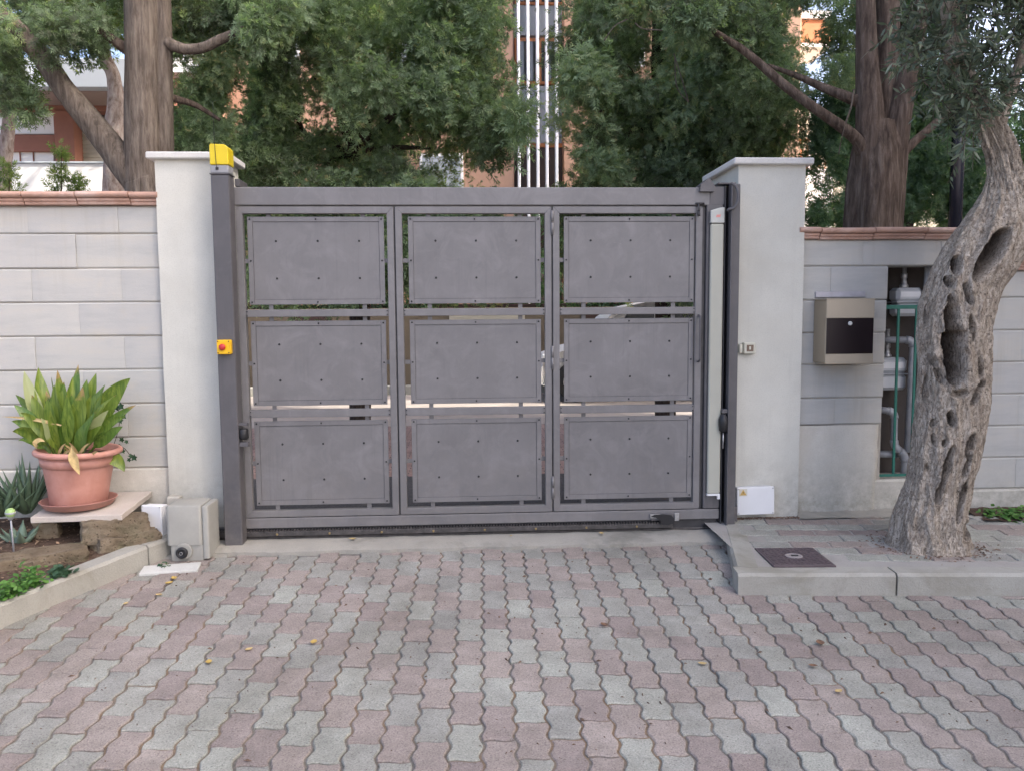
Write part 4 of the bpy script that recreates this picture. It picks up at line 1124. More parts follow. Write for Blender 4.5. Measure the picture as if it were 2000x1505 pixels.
MB().lathe([(0.009, 0), (0.009, 0.002), (0.006, 0.002), (0.006, 0.0)], ((mx0 + 0.080), my0 - 0.0235, mz0 + 0.047), 20, Mx).build("key_ring", M_STEEL, mo)
tl = MB().box(-0.15, 0.13, -0.06, 0.055, -0.012, 0.004, 0.003, Matrix.Translation((-1.525, -0.365, gz(-0.365) + 0.006)) @ Matrix.Rotation(math.radians(9), 4, 'Z') @ tilt)
tag(tl.build("loose_tile", concrete("white_tile", (0.52, 0.52, 0.49), (0.36, 0.35, 0.31), 0.6)), "loose pale stone tile lying on the ground in front of the gate motor", "tile")
wb = thing("cable_box", (-1.68, -0.06, 0.1), "narrow white cable box standing on edge behind the tufa stones", "box")
Mw = Matrix.Translation((-1.705, -0.12, 0.165)) @ Matrix.Rotation(math.radians(-14), 4, 'Z')
MB().box(-0.060, 0.060, -0.022, 0.0, -0.085, 0.095, 0.006, Mw).build("lid", M_WHITEPL, wb)
MB().box(-0.057, 0.057, 0.001, 0.045, -0.082, 0.090, 0.004, Mw).build("back_box", M_WHITEPL, wb)
bm_ = MB()
for sx in (-1, 1):
    for sz in (-0.077, 0.087): bm_.lathe([(0.0035, 0), (0.0035, 0.002), (0, 0.002)], tuple(Mw @ Vector((sx * 0.052, -0.022, sz))), 8, Mx)
bm_.build("lid_screws", M_STEEL, wb)
MB().box(-1.695, -1.625, 0.035, 0.0985, -0.02, 0.265, 0.006).build("plinth_stub", M_BASE, pl)

# ------------------------------------------------------------------ potted aspidistra on its slab and stones
def rough_stone(name, c, size, rotz, label, seed, tilt_=0.0, amp=0.018, grp="tufa stones of the planting edge"):
    import bmesh
    bm = bmesh.new(); bmesh.ops.create_cube(bm, size=1.0)
    bmesh.ops.subdivide_edges(bm, edges=bm.edges, cuts=19, use_grid_fill=True)
    Mz = Matrix.Translation(c) @ Matrix.Rotation(rotz, 4, 'Z') @ Matrix.Rotation(tilt_, 4, 'Y')
    for v in bm.verts:
        p = v.co.copy(); m_ = max(abs(p.x), abs(p.y), abs(p.z)) * 2
        q = p.normalized() * 0.62; k = 0.22
        p = p.lerp(q, 0.6 * k * (p.length / 0.87) ** 4)
        p = Vector((p.x * size[0], p.y * size[1], p.z * size[2]))
        d = p.normalized() * (amp * noise.fractal(p * 9 + Vector((seed, 0, 0)), 0.7, 2.1, 5) - 0.9 * amp * max(0, noise.noise(p * 34 + Vector((seed, 3, 0))) - 0.12))
        v.co = Mz @ (p + d)
    me = bpy.data.meshes.new(name); bm.to_mesh(me); bm.free()
    me.polygons.foreach_set("use_smooth", [True] * len(me.polygons))
    return tag(obj(name, me, M_TUFA), label, "stone", grp)
RK = math.radians(26)
rough_stone("tufa_stone", (-1.862, -0.235, 0.168), (0.33, 0.15, 0.12), RK, "brown tufa stone directly under the front corner of the travertine slab", 3)
rough_stone("tufa_stone", (-1.805, -0.245, 0.095), (0.30, 0.14, 0.10), math.radians(40), "lower brown tufa stone wedged against the kerb under another stone", 8)
rough_stone("tufa_stone", (-2.225, -0.17, 0.17), (0.11, 0.13, 0.13), 0.2, "small upright tufa stone supporting the slab's left end", 15)
rough_stone("tufa_stone", (-2.17, -0.53, 0.065), (0.52, 0.17, 0.12), math.radians(31), "long low tufa stone lying along the kerb behind the bright weeds", 22, 0.0, 0.022)
slab = MB()
sv = [(-2.245, -0.315, 0.250), (-1.795, -0.300, 0.252), (-1.800, 0.115, 0.285), (-2.275, 0.125, 0.280)]
slab.add([(x, y, z - 0.030) for x, y, z in sv] + [(x, y, z) for x, y, z in sv], [(0, 3, 2, 1), (4, 5, 6, 7), (0, 1, 5, 4), (1, 2, 6, 5), (2, 3, 7, 6), (3, 0, 4, 7)])
so = slab.build("stone_slab", M_SLAB); md = so.modifiers.new("bevel", 'BEVEL'); md.width = 0.003; md.segments = 2
tag(so, "cream travertine slab carrying the terracotta pot, resting on rough stones", "slab")
PC = Vector((-2.085, -0.135, 0.266))
sa = MB().lathe([(0.0, 0.0), (0.150, 0.0), (0.165, 0.006), (0.182, 0.034), (0.188, 0.038), (0.184, 0.040), (0.176, 0.034), (0.160, 0.010), (0.0, 0.008)], PC, 48).build("saucer", plain("saucer_plastic", (0.36, 0.18, 0.145), 0.55, 0.1, 8, 0.05), None, True)
tag(sa, "round terracotta coloured saucer under the big flower pot", "saucer")
pp = thing("potted_plant", PC + Vector((0, 0, 0.012)), "large terracotta coloured pot of broad leaved aspidistra by the wall", "potted plant")
B = PC + Vector((0, 0, 0.0125))
prof = [(0.0, 0.0), (0.132, 0.0), (0.138, 0.006), (0.150, 0.10), (0.168, 0.205), (0.171, 0.212), (0.178, 0.214), (0.186, 0.262), (0.188, 0.266), (0.204, 0.268), (0.212, 0.276), (0.213, 0.288), (0.206, 0.297), (0.194, 0.299), (0.186, 0.292), (0.184, 0.25), (0.0, 0.248)]
Mt = Matrix.Rotation(math.radians(2.2), 4, 'Y')
MB().lathe(prof[:8], B, 56, Mt).build("pot", M_POT, pp, True)
MB().lathe(prof[7:16], B, 56, Mt).build("rim", M_POT, pp, True)
MB().lathe([(0.186, 0.255), (0.12, 0.268), (0.0, 0.272)], B, 32, Mt).build("soil", M_SOIL, pp, True)
def leafblade(name, base, tip, wd, bow, face, mat, parent, pet=0.34, fold=0.22, n=16, curl=0.0, seed=0):
    """a lance-shaped blade on a petiole; tone runs 0..1 along its length"""
    base = np.array(base, float); tip = np.array(tip, float); L_ = np.linalg.norm(tip - base)
    ctrl = (base + tip) / 2 + np.array(bow, float) * L_
    V = []; tone = []; Fc = []
    face = np.array(face, float)
    for i in range(n + 1):
        s_ = i / n
        p = base * (1 - s_) ** 2 + 2 * ctrl * s_ * (1 - s_) + tip * s_ ** 2
        tg = 2 * (1 - s_) * (ctrl - base) + 2 * s_ * (tip - ctrl); tg /= np.linalg.norm(tg) + 1e-9
        sd = np.cross(tg, face); sd /= np.linalg.norm(sd) + 1e-9
        nn = np.cross(sd, tg)
        if s_ < pet: w_ = 0.0035 + 0.004 * (s_ / pet) ** 3
        else:
            q = (s_ - pet) / (1 - pet)
            w_ = 0.0075 * (1 - q) + wd * 0.5 * (math.sin(math.pi * q ** 0.78) ** 0.85) * (1 - 0.12 * q)
        wv = 0.10 * w_ * math.sin(s_ * 17 + seed)
        tw = curl * s_
        sd2 = sd * math.cos(tw) + nn * math.sin(tw); nn2 = nn * math.cos(tw) - sd * math.sin(tw)
        for k in (-1, -0.5, 0, 0.5, 1):
            V.append(p + sd2 * w_ * k + nn2 * (fold * w_ * abs(k) + wv * k)); tone.append(s_)
    for i in range(n):
        for k in range(4):
            a = i * 5 + k; Fc.append((a, a + 1, a + 6, a + 5))
    return fastmesh(name, V, Fc, mat, parent, tone, True)
SB = B + Vector((0, 0, 0.265))
def asp_leaf(bx, tx, ty, dY, wd, mat, bow=(0, 0, 0), face=(0, -1, 0.15), pet=0.34, curl=0.0, by=None, sd=0):
    yb = PC.y + dY * 0.5
    b_ = at(bx, by or 884, yb); b_[2] = SB.z - 0.01
    t_ = at(tx, ty, PC.y + dY)
    leafblade("leaf", b_, t_, wd, bow, face, mat, pp, pet, 0.25, 16, curl, sd)
LV = [ # base px, tip px, tip py, depth offset, width, material, bow
 (108, 47, 724, 0.06, 0.075, M_ASPP, (-0.10, 0, 0.05)), (118, 75, 717, 0.10, 0.085, M_ASP, (-0.08, 0, 0.04)),
 (128, 112, 722, 0.02, 0.085, M_ASPB, (-0.05, 0, 0.0)), (134, 153, 711, 0.12, 0.07, M_ASPB, (0.02, 0, 0.03)),
 (140, 188, 728, 0.09, 0.085, M_ASP, (0.04, 0, 0.05)), (146, 206, 750, 0.00, 0.09, M_ASP, (0.05, 0, 0.08)),
 (160, 255, 738, 0.03, 0.11, M_ASP, (0.02, 0, 0.16)), (158, 266, 790, -0.04, 0.045, M_ASPB, (0.02, -0.02, 0.12)),
 (165, 240, 832, -0.09, 0.065, M_ASP, (0.05, -0.05, 0.10)), (110, 24, 842, -0.12, 0.095, M_ASP, (0.04, 0, 0.30)),
 (106, 27, 790, -0.02, 0.07, M_ASP, (-0.02, 0, 0.15)), (132, 162, 755, -0.13, 0.105, M_ASPB, (0.06, -0.02, -0.02)),
 (122, 125, 745, 0.03, 0.085, M_ASP, (-0.03, 0, 0)), (120, 106, 750, -0.04, 0.08, M_ASP, (-0.03, 0, 0)),
 (150, 187, 803, -0.16, 0.085, M_ASP, (-0.10, -0.05, -0.12)), (118, 92, 778, -0.08, 0.075, M_ASP, (-0.05, -0.03, 0.06)),
 (110, 62, 770, 0.00, 0.075, M_ASP, (-0.04, 0, 0.06)), (126, 90, 762, 0.05, 0.07, M_ASPB, (-0.05, 0, 0.02)),
 (136, 140, 768, 0.00, 0.06, M_ASP, (0, 0, 0)), (145, 170, 740, 0.05, 0.08, M_ASP, (0.03, 0, 0.03)),
 (152, 215, 775, 0.06, 0.075, M_ASP, (0.05, 0, 0.10)), (154, 225, 800, 0.00, 0.06, M_ASP, (0.03, 0, 0.12)),
 (112, 50, 815, -0.10, 0.07, M_ASP, (-0.02, -0.03, 0.20)), (116, 80, 815, -0.16, 0.06, M_ASPP, (-0.02, -0.03, 0.05)),
 (128, 122, 800, -0.14, 0.055, M_ASP, (-0.02, 0, 0)), (140, 165, 790, -0.02, 0.06, M_ASP, (0.02, 0, 0.05)),
 (148, 200, 830, -0.15, 0.06, M_ASP, (0.02, -0.04, 0.05)), (104, 35, 860, -0.10, 0.065, M_ASP, (0.0, 0, 0.30)),
 (130, 112, 790, 0.10, 0.08, M_ASP, (0, 0, 0)), (142, 152, 780, 0.12, 0.08, M_ASP, (0, 0, 0)), (124, 70, 790, 0.12, 0.08, M_ASP, (0, 0, 0)),
 (156, 195, 780, 0.13, 0.08, M_ASP, (0, 0, 0.05)), (135, 100, 735, 0.14, 0.07, M_ASP, (0, 0, 0)), (150, 220, 757, 0.12, 0.07, M_ASP, (0, 0, 0.1)),
]
LV += [(108, 30, 770, 0.08, 0.06, M_ASP, (-0.02, 0, 0.16)), (112, 40, 805, -0.14, 0.06, M_ASP, (0, -0.03, 0.22)), (104, 22, 822, -0.05, 0.055, M_ASP, (0, 0, 0.26)), (150, 228, 770, -0.05, 0.07, M_ASP, (0, 0, 0.12)), (156, 246, 812, -0.10, 0.055, M_ASP, (0.02, -0.03, 0.16)), (138, 178, 770, -0.10, 0.065, M_ASP, (0.02, 0, 0)), (128, 142, 735, 0.06, 0.065, M_ASP, (0, 0, 0)), (116, 60, 745, 0.10, 0.065, M_ASP, (-0.05, 0, 0.08)), (122, 98, 800, -0.17, 0.055, M_ASP, (-0.04, -0.04, 0.02)), (146, 212, 800, -0.14, 0.055, M_ASPP, (0.02, -0.03, 0.1)), (132, 130, 770, -0.15, 0.06, M_ASP, (0.02, -0.03, 0))]
for k, (bx, tx, ty, dY, wd, mt_, bow) in enumerate(LV):
    r3 = random.Random(k)
    asp_leaf(bx, tx, ty, dY, wd * 0.88, mt_, tuple(np.array(bow) * 1.3 + np.array((0.06 if tx < bx else -0.06, 0, 0.02)) * r3.random()), (r3.uniform(-0.6, 0.6), -1, r3.uniform(0.0, 0.7)), 0.26, r3.uniform(-0.8, 0.8), sd=k)
asp_leaf(196, 243, 921, -0.02, 0.062, M_ASP, (0.22, 0, 0.32), (0.1, -1, 0.2), 0.2, 0.2)
leafblade("dry_leaf", at(140, 870, -0.36), at(156, 927, -0.385), 0.036, (-0.12, 0, 0.05), (0.1, -1, 0.1), M_DRYL, pp, 0.2, 0.5, 12, 0.4)
leafblade("dry_leaf", at(70, 874, -0.33), at(88, 862, -0.34), 0.03, (-0.3, 0, 0.5), (0.2, -1, 0.5), M_DRYL, pp, 0.1, 0.5, 10, 0.6)
leafblade("dry_leaf", at(120, 830, -0.3), at(0, 813, -0.2), 0.006, (0, 0, 0.06), (0, -1, 0.3), M_DRYL, pp, 0.2, 0.3, 10, 0.2)
r3 = random.Random(5)
for k in range(9):
    x = r3.uniform(100, 185); leafblade("dry_stem", at(x, 888, -0.28), at(x + r3.uniform(-26, 26), r3.uniform(862, 884), -0.33), 0.0045, (0, 0, 0.2), (0, -1, 0.2), M_DRYL, pp, 0.1, 0.2, 6)
# sprig of ivy behind the pot
iv = thing("ivy_sprig", at(205, 900, 0.05), "small sprig of dark ivy leaves hanging beside the potted plant", "ivy")
for k, (x, y) in enumerate([(226, 795), (236, 793), (218, 800), (232, 808), (240, 812), (238, 858), (247, 862), (233, 870), (240, 880), (256, 890), (252, 897), (262, 893), (228, 885), (222, 878), (234, 820)]):
    c = Vector(at(x, y, 0.02)); s_ = r3.uniform(0.014, 0.024); a = r3.uniform(0, 6.28)
    pts = []
    for q in range(10):
        rr = s_ * (1.0 if q % 2 == 0 else 0.55); an = a + q * math.pi / 5
        pts.append((c.x + rr * math.cos(an), c.y + 0.3 * rr * math.sin(an * 1.7), c.z + rr * math.sin(an)))
    V = [tuple(c + Vector((0, 0.004, 0)))] + pts
    fastmesh("leaf", V, [(0, 1 + q, 1 + (q + 1) % 10) for q in range(10)], M_IVY, iv, [r3.random()] * 11)
MB().tube(crspline([at(205, 905, 0.03), at(225, 860, 0.03), at(234, 820, 0.03), at(230, 797, 0.03)], 16), 0.002, 6).build("stem", M_BARKT, iv)
MB().tube(crspline([at(205, 905, 0.03), at(235, 872, 0.03), at(258, 892, 0.03)], 12), 0.002, 6).build("stem", M_BARKT, iv)

# succulents, solar light and weeds
def rosette(name, c, n_, L_, wd, mat, label, cat, seed, up=0.9):
    r_ = random.Random(seed); t_ = thing(name, c, label, cat)
    for k in range(n_):
        a = k * 2.4 + r_.uniform(-.2, .2); el = r_.uniform(0.35, 1.0) * up; l_ = L_ * r_.uniform(0.7, 1.1)
        d = np.array((math.cos(a) * math.cos(el), math.sin(a) * math.cos(el), math.sin(el)))
        b_ = np.array(c) + np.array((math.cos(a), math.sin(a), 0)) * 0.015
        V = []; Fc = []; N = 8
        sd = np.cross(d, (0, 0, 1)); sd /= np.linalg.norm(sd) + 1e-9; nn = np.cross(sd, d)
        for i in range(N + 1):
            s_ = i / N; p = b_ + d * l_ * s_ + np.array((0, 0, 1)) * l_ * 0.18 * s_ * s_
            w_ = wd * (1 - s_ ** 1.6) * (0.75 + 0.6 * s_ * (1 - s_) * 2) * 0.5 + 0.0004
            for u_, h in ((-1, 0.25), (-0.5, -0.28), (0, -0.42), (0.5, -0.28), (1, 0.25), (0, 0.05)):
                V.append(p + sd * w_ * u_ + nn * w_ * h)
        for i in range(N):
            for q in range(6): Fc.append((i * 6 + q, i * 6 + (q + 1) % 6, (i + 1) * 6 + (q + 1) % 6, (i + 1) * 6 + q))
        fixn(obj("leaf", newmesh("leaf", V, Fc, True), mat, t_))
    return t_
rosette("aloe_plant", tuple(at(52, 1000, -0.02)), 26, 0.26, 0.05, M_ALOE, "clump of dark spiky aloe growing against the wall at the left", "aloe", 2, 1.25)
rosette("aloe_plant", tuple(at(4, 1005, -0.1)), 22, 0.26, 0.05, M_ALOE, "dark spiky aloe cut by the left edge of the photo", "aloe", 4, 1.2)
rosette("agave_plant", tuple(at(40, 1062, -0.26)), 12, 0.15, 0.06, M_AGAVE, "small pale grey-green succulent beside the garden light stake", "succulent", 6, 0.9)
sl = thing("garden_light", at(28, 1085, -0.40), "garden stake light with a green glass globe among the succulents", "garden light")
p0 = at(28, 1088, -0.40); p1 = at(20, 1000, -0.40)
MB().tube([p0, p1], 0.0045, 8).build("stake", M_PIPE, sl, True)
MB().lathe([(0.0, -0.026), (0.014, -0.024), (0.022, -0.012), (0.024, 0.004), (0.019, 0.016), (0.009, 0.022), (0.0, 0.023)], p1, 20).build("globe", M_GLOBE, sl, True)
MB().lathe([(0.010, -0.036), (0.014, -0.026), (0.0245, -0.003), (0.0245, 0.003)], p1, 20).build("collar", M_PIPE, sl, True)
def weed(name, pts, n_, s0, label, seed, mat=M_WEED, hgt=0.05, spread=0.05):
    r_ = np.random.default_rng(seed); V = []; Fc = []; tn = []
    c0 = np.mean(np.array(pts), axis=0)
    for k in range(n_):
        c = np.array(pts[r_.integers(len(pts))]) + r_.normal(0, spread, 3) * (1, 1, 0) ; c[2] += abs(r_.normal(0, hgt))
        s_ = s0 * r_.uniform(0.6, 1.2); a = r_.uniform(0, 6.28); t1 = np.array((math.cos(a), math.sin(a), r_.normal(0, .35))); t2 = np.cross(t1, np.array((r_.normal(0, .3), r_.normal(0, .3) - 0.3, 1))); t2 /= np.linalg.norm(t2)
        b = len(V); tone = r_.random()
        for q in range(6):
            an = q / 6 * 6.283; V.append(c + t1 * s_ * math.cos(an) + t2 * s_ * 0.8 * math.sin(an)); tn.append(tone)
        for q in range(1, 5): Fc.append((b, b + q, b + q + 1))
    t_ = thing(name, c0, label, "weed")
    fastmesh("foliage", V, Fc, mat, t_, tn)
    st = MB()
    for k in range(14):
        c = np.array(pts[k % len(pts)]); st.tube([c - (0, 0, 0.02), c + np.array((r_.normal(0, .02), r_.normal(0, .02), hgt * 1.3))], 0.0012, 5)
    st.build("stems", M_WEED if False else plain("weed_stem", (0.10, 0.17, 0.05), 0.6, 0.2, 10, 0.0), t_)["kind"] = "stuff"
    return t_
K = lambda x, y, o_=0.11: gnd(x, y, o_)
weed("weed_clump", [K(15, 1165), K(30, 1158), K(45, 1150), K(62, 1143), K(50, 1132), K(75, 1140), K(5, 1168)], 420, 0.0115, "bright green low weeds growing at the kerb in the left corner", 1, hgt=0.035, spread=0.022)
weed("weed_tuft", [K(118, 1122), K(126, 1120), K(110, 1124)], 60, 0.018, "small dark green weed tuft beside the long tufa stone", 2, M_IVY, 0.02, 0.014)
weed("weed_sprig", [gnd(318, 1108), gnd(324, 1106)], 26, 0.009, "tiny weed sprig growing in the paving by the loose tile", 3, M_IVY, 0.012, 0.016)
weed("grass_patch", [(3.05, 0.02, 0.06), (3.15, -0.02, 0.06), (3.2, 0.04, 0.06), (3.12, -0.05, 0.06), (3.3, 0.0, 0.06)], 300, 0.016, "small patch of weeds at the wall foot, right edge of the photo", 4, M_WEED, 0.02, 0.04)
lump_sheet("earth_patch", 2.95, 4.2, -0.12, 0.14, lambda x, y: 0.070 + 0.01 * (y > 0), M_SOIL, pav, 60, 16, 0.012)
rough_stone("loose_stone", tuple(at(1918, 1016, -0.02)), (0.16, 0.10, 0.05), 0.1, "pale loose stone lying at the wall foot right of the olive trunk", 40, 0.0, 0.008, None).data.materials[0] = M_KERB

# ------------------------------------------------------------------ the old olive tree
OY = -0.52
sil = [(1082, 1726, 1902), (1068, 1733, 1895), (1050, 1740, 1890), (1000, 1748, 1886), (950, 1766, 1892), (900, 1778, 1907), (850, 1786, 1919), (800, 1790, 1925), (750, 1792, 1929), (700, 1793, 1931), (650, 1795, 1930), (600, 1800, 1940), (560, 1815, 1955), (520, 1830, 1982), (480, 1850, 2008), (440, 1878, 2022), (400, 1906, 2022), (370, 1922, 2010), (340, 1930, 1996), (300, 1925, 1986), (260, 1910, 1970), (220, 1890, 1950), (180, 1873, 1922), (150, 1866, 1905), (110, 1862, 1893), (60, 1856, 1880)]
ol = thing("olive_tree", (2.36, OY, 0.05), "gnarled old olive tree with hollow trunk growing through the pavement", "tree")
ys = np.array([s_[0] for s_ in sil][::-1], float); lx_ = np.array([s_[1] for s_ in sil][::-1], float); rx_ = np.array([s_[2] for s_ in sil][::-1], float)
HOL = [(1862, 668, 25, 94, -3, .17), (1936, 495, 19, 62, 32, .12), (1866, 520, 12, 21, 5, .07), (1851, 550, 9, 14, -20, .06), (1858, 818, 9, 17, -15, .05), (1823, 826, 7, 9, 0, .035), (1845, 865, 6, 8, 0, .03), (1824, 858, 5, 13, -15, .03), (1895, 868, 8, 24, 20, .05), (1888, 908, 6, 26, 18, .05), (1850, 908, 8, 42, 16, .06), (1812, 912, 4, 9, -25, .025), (1834, 963, 7, 24, 10, .045), (1877, 980, 6, 45, 12, .06), (1872, 768, 20, 7, -10, .03), (1908, 768, 7, 30, 25, .04), (1785, 1030, 30, 26, 0, .008), (1830, 1050, 24, 16, 0, .008), (1812, 610, 8, 26, 10, .03), (1822, 705, 7, 18, -30, .04), (1835, 735, 8, 22, -25, .04), (1808, 760, 6, 30, 5, .03), (1898, 640, 5, 30, -5, .03), (1915, 720, 5, 26, 0, .025), (1888, 1040, 7, 22, 5, .03), (1890, 575, 7, 24, -20, .035)]
NR, NS = 330, 190
V = np.zeros((NR, NS, 3)); T = np.zeros((NR, NS))
for i in range(NR):
    y = 1082 + (60 - 1082) * i / (NR - 1)
    L_ = np.interp(y, ys, lx_); R_ = np.interp(y, ys, rx_)
    a = at(L_, y, OY); b = at(R_, y, OY); c = (a + b) / 2; hw = (b[0] - a[0]) / 2
    flare = max(0, (y - 960) / 120)
    for k in range(NS):
        th_ = 2 * math.pi * k / NS
        ct, st_ = math.cos(th_), math.sin(th_)
        q = Vector((ct * 1.3, st_ * 1.3, c[2] * 1.15 + 0.35 * th_ * 0))
        tw = th_ + c[2] * 0.9
        rid = noise.fractal(Vector((math.cos(tw) * 2.4, math.sin(tw) * 2.4, c[2] * 1.6)), 0.9, 2.0, 4)
        fine = noise.fractal(Vector((math.cos(tw) * 9, math.sin(tw) * 9, c[2] * 11)), 0.8, 2.0, 4)
        kb = noise.noise(Vector((math.cos(tw) * 3.4, math.sin(tw) * 3.4, c[2] * 5.5)))
        rg = 0.5 - abs(noise.noise(Vector((math.cos(tw) * 2.1 + 3, math.sin(tw) * 2.1, c[2] * 1.5)))) * 2.2
        rg2 = 0.5 - abs(noise.noise(Vector((math.cos(tw) * 5.0, math.sin(tw) * 5.0 + 7, c[2] * 3.4)))) * 2.2
        d = 0.010 * rid + 0.006 * fine + 0.012 * max(0, kb) + 0.016 * rg + 0.008 * rg2  + 0.012 * flare * math.sin(5 * th_ + 1.3)
        x = c[0] + (hw + d - 0.018) * ct; yy = OY + (hw * 0.92 + d - 0.012) * st_; z = c[2]
        if st_ < 0.35:
            px, py, _z = project((x, yy, z))
            for hx, hy, hrx, hry, hr, hd in HOL:
                if abs(py - hy) > hry * 1.7 + 20 or abs(px - hx) > hry + 30: continue
                ca, sa_ = math.cos(math.radians(hr)), math.sin(math.radians(hr))
                u_ = ((px - hx) * ca + (py - hy) * sa_) / hrx; v = (-(px - hx) * sa_ + (py - hy) * ca) / hry
                if hx == 1862: u_ *= 1.35 if v < -0.2 else 1.0
                rr = math.sqrt(u_ * u_ + v * v) + 0.16 * noise.noise(Vector((px * .06, py * .06, hx)))
                if rr < 1.0:
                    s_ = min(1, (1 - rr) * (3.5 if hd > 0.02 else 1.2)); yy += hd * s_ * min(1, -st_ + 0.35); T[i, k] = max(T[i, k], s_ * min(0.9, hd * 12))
                elif rr < 1.7:
                    yy -= min(0.012, hd * 0.16) * (1 - abs(rr - 1.25) / 0.45 if abs(rr - 1.25) < 0.45 else 0)
        V[i, k] = (x, yy, z)
idx = np.arange(NR * NS).reshape(NR, NS)
nxt = np.roll(idx, -1, axis=1)
Fq = np.stack([idx[:-1], nxt[:-1], nxt[1:], idx[1:]], -1).reshape(-1, 4)
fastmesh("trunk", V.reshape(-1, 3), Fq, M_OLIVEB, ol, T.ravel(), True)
def barktube(name, pts, rad, mat, parent, n=40, seg=18, amp=0.10, tone=False, seed=0.0, fz=2.0):
    P = crspline(pts, n); rr = np.interp(np.linspace(0, 1, n), np.linspace(0, 1, len(rad)), rad)
    m_ = MB().tube(P, list(rr), seg)
    for i in range(n):
        for k in range(seg):
            v = Vector(m_.V[i * seg + k]); c = Vector(P[i]); d = v - c
            m_.V[i * seg + k] = tuple(c + d * (1 + amp * noise.fractal(Vector((d.x / rr[i] * 1.8 + seed, d.y / rr[i] * 1.8, c.z * fz + d.z / rr[i])), 0.8, 2.0, 4)))
    o = m_.build(name, mat, parent, True)
    if tone:
        a = o.data.attributes.new("tone", 'FLOAT', 'POINT'); a.data.foreach_set("value", np.zeros(len(o.data.vertices), dtype=np.float32))
    return o
barktube("branch", [at(1975, 470, OY + .02), at(2005, 400, OY), at(2040, 330, OY), at(2062, 240, OY), at(2055, 120, OY), at(2035, -20, OY), at(2020, -160, OY)], [0.11, 0.10, 0.085, 0.07, 0.05, 0.032, 0.015], M_OLIVEB, ol, 40, 24, 0.16, True, 3)
barktube("branch", [at(1950, 240, OY), at(1968, 190, OY - .02), at(1990, 130, OY - .05), at(2010, 40, OY - .05)], [0.035, 0.03, 0.024, 0.015], M_OLIVEB, ol, 20, 12, 0.15, True, 5)
barktube("branch", [at(1870, 120, OY), at(1862, 60, OY), at(1850, -40, OY - .05), at(1870, -140, OY)], [0.06, 0.045, 0.035, 0.025], M_OLIVEB, ol, 20, 12, 0.15, True, 7)

# foliage machinery
def frames_out(d, nrm):
    d = d / (np.linalg.norm(d, axis=1, keepdims=True) + 1e-9)
    y = nrm - d * np.sum(nrm * d, axis=1, keepdims=True); y /= np.linalg.norm(y, axis=1, keepdims=True) + 1e-9
    return np.cross(y, d), y, d
def frames_from(d, roll):
    d = d / (np.linalg.norm(d, axis=1, keepdims=True) + 1e-9)
    ref = np.where(np.abs(d[:, 2:3]) > 0.95, np.array([[1.0, 0, 0]]), np.array([[0, 0, 1.0]]))
    a = np.cross(d, ref); a /= np.linalg.norm(a, axis=1, keepdims=True) + 1e-9
    b = np.cross(d, a)
    c, s_ = np.cos(roll)[:, None], np.sin(roll)[:, None]
    return a * c + b * s_, -a * s_ + b * c, d
def scatter(name, tv, tf, pos, dirs, scale, tone, mat, parent, r_, grad=0.0, nrm=None):
    n_ = len(pos); X, Y_, Z_ = frames_from(dirs, r_.uniform(0, 6.283, n_)) if nrm is None else frames_out(dirs, nrm)
    tv = np.asarray(tv); tf = np.asarray(tf)
    W = pos[:, None, :] + scale[:, None, None] * (tv[None, :, 0:1] * X[:, None, :] + tv[None, :, 1:2] * Y_[:, None, :] + tv[None, :, 2:3] * Z_[:, None, :])
    Fc = (tf[None] + (np.arange(n_) * len(tv))[:, None, None]).reshape(-1, tf.shape[1])
    tg = np.clip(tone[:, None] + grad * (np.linalg.norm(tv, axis=1)[None, :] - 0.6), 0, 1)
    return fastmesh(name, W.reshape(-1, 3), Fc, mat, parent, tg.ravel())
def spray_template(n_=13, seed=1, w_=0.075, spread=0.75):
    r_ = random.Random(seed); V = []; Fc = []
    for k in range(n_):
        z = 0.06 + 0.80 * k / n_; ph = k * 2.4 + r_.uniform(-.5, .5); l_ = 0.42 * (1 - 0.45 * k / n_) * r_.uniform(0.8, 1.2)
        d = np.array((math.cos(ph) * spread, math.sin(ph) * spread * 0.75, 0.72)); d /= np.linalg.norm(d)
        sd = np.cross(d, (r_.uniform(-1, 1), r_.uniform(-1, 1), r_.uniform(-1, 1))); sd /= np.linalg.norm(sd)
        b = np.array((0, 0, z)); n0 = len(V)
        V += [b, b + d * l_ * 0.55 + sd * w_ * 0.5, b + d * l_, b + d * l_ * 0.45 - sd * w_ * 0.5]; Fc.append((n0, n0 + 1, n0 + 2, n0 + 3))
    return np.array(V), np.array(Fc)
def fan_template(n_=11, seed=1, w_=0.10):
    # a flat feathery spray: branchlets to both sides of a short axis, faces towards +Y
    r_ = random.Random(seed); V = []; Fc = []
    for k in range(n_):
        z = 0.02 + 0.78 * k / n_; sg = 1 if k % 2 else -1; an = math.radians(r_.uniform(28, 62)) * sg
        if k == n_ - 1: an = 0.0
        l_ = (0.50 - 0.22 * k / n_) * r_.uniform(0.75, 1.2)
        d = np.array((math.sin(an), r_.uniform(-0.35, 0.45), math.cos(an))); d /= np.linalg.norm(d)
        sd = np.array((math.cos(an), r_.uniform(-0.7, 0.7), -math.sin(an))); sd /= np.linalg.norm(sd)
        b = np.array((0, r_.uniform(-0.06, 0.06), z)); n0 = len(V); w2 = w_ * r_.uniform(0.8, 1.25)
        V += [b + sd * w2 * 0.5 + d * l_ * 0.2, b + d * l_, b - sd * w2 * 0.5 + d * l_ * 0.1]; Fc.append((n0, n0 + 1, n0 + 2))
    return np.array(V), np.array(Fc)
SPR = [fan_template(12, s_, 0.115) for s_ in range(3)]
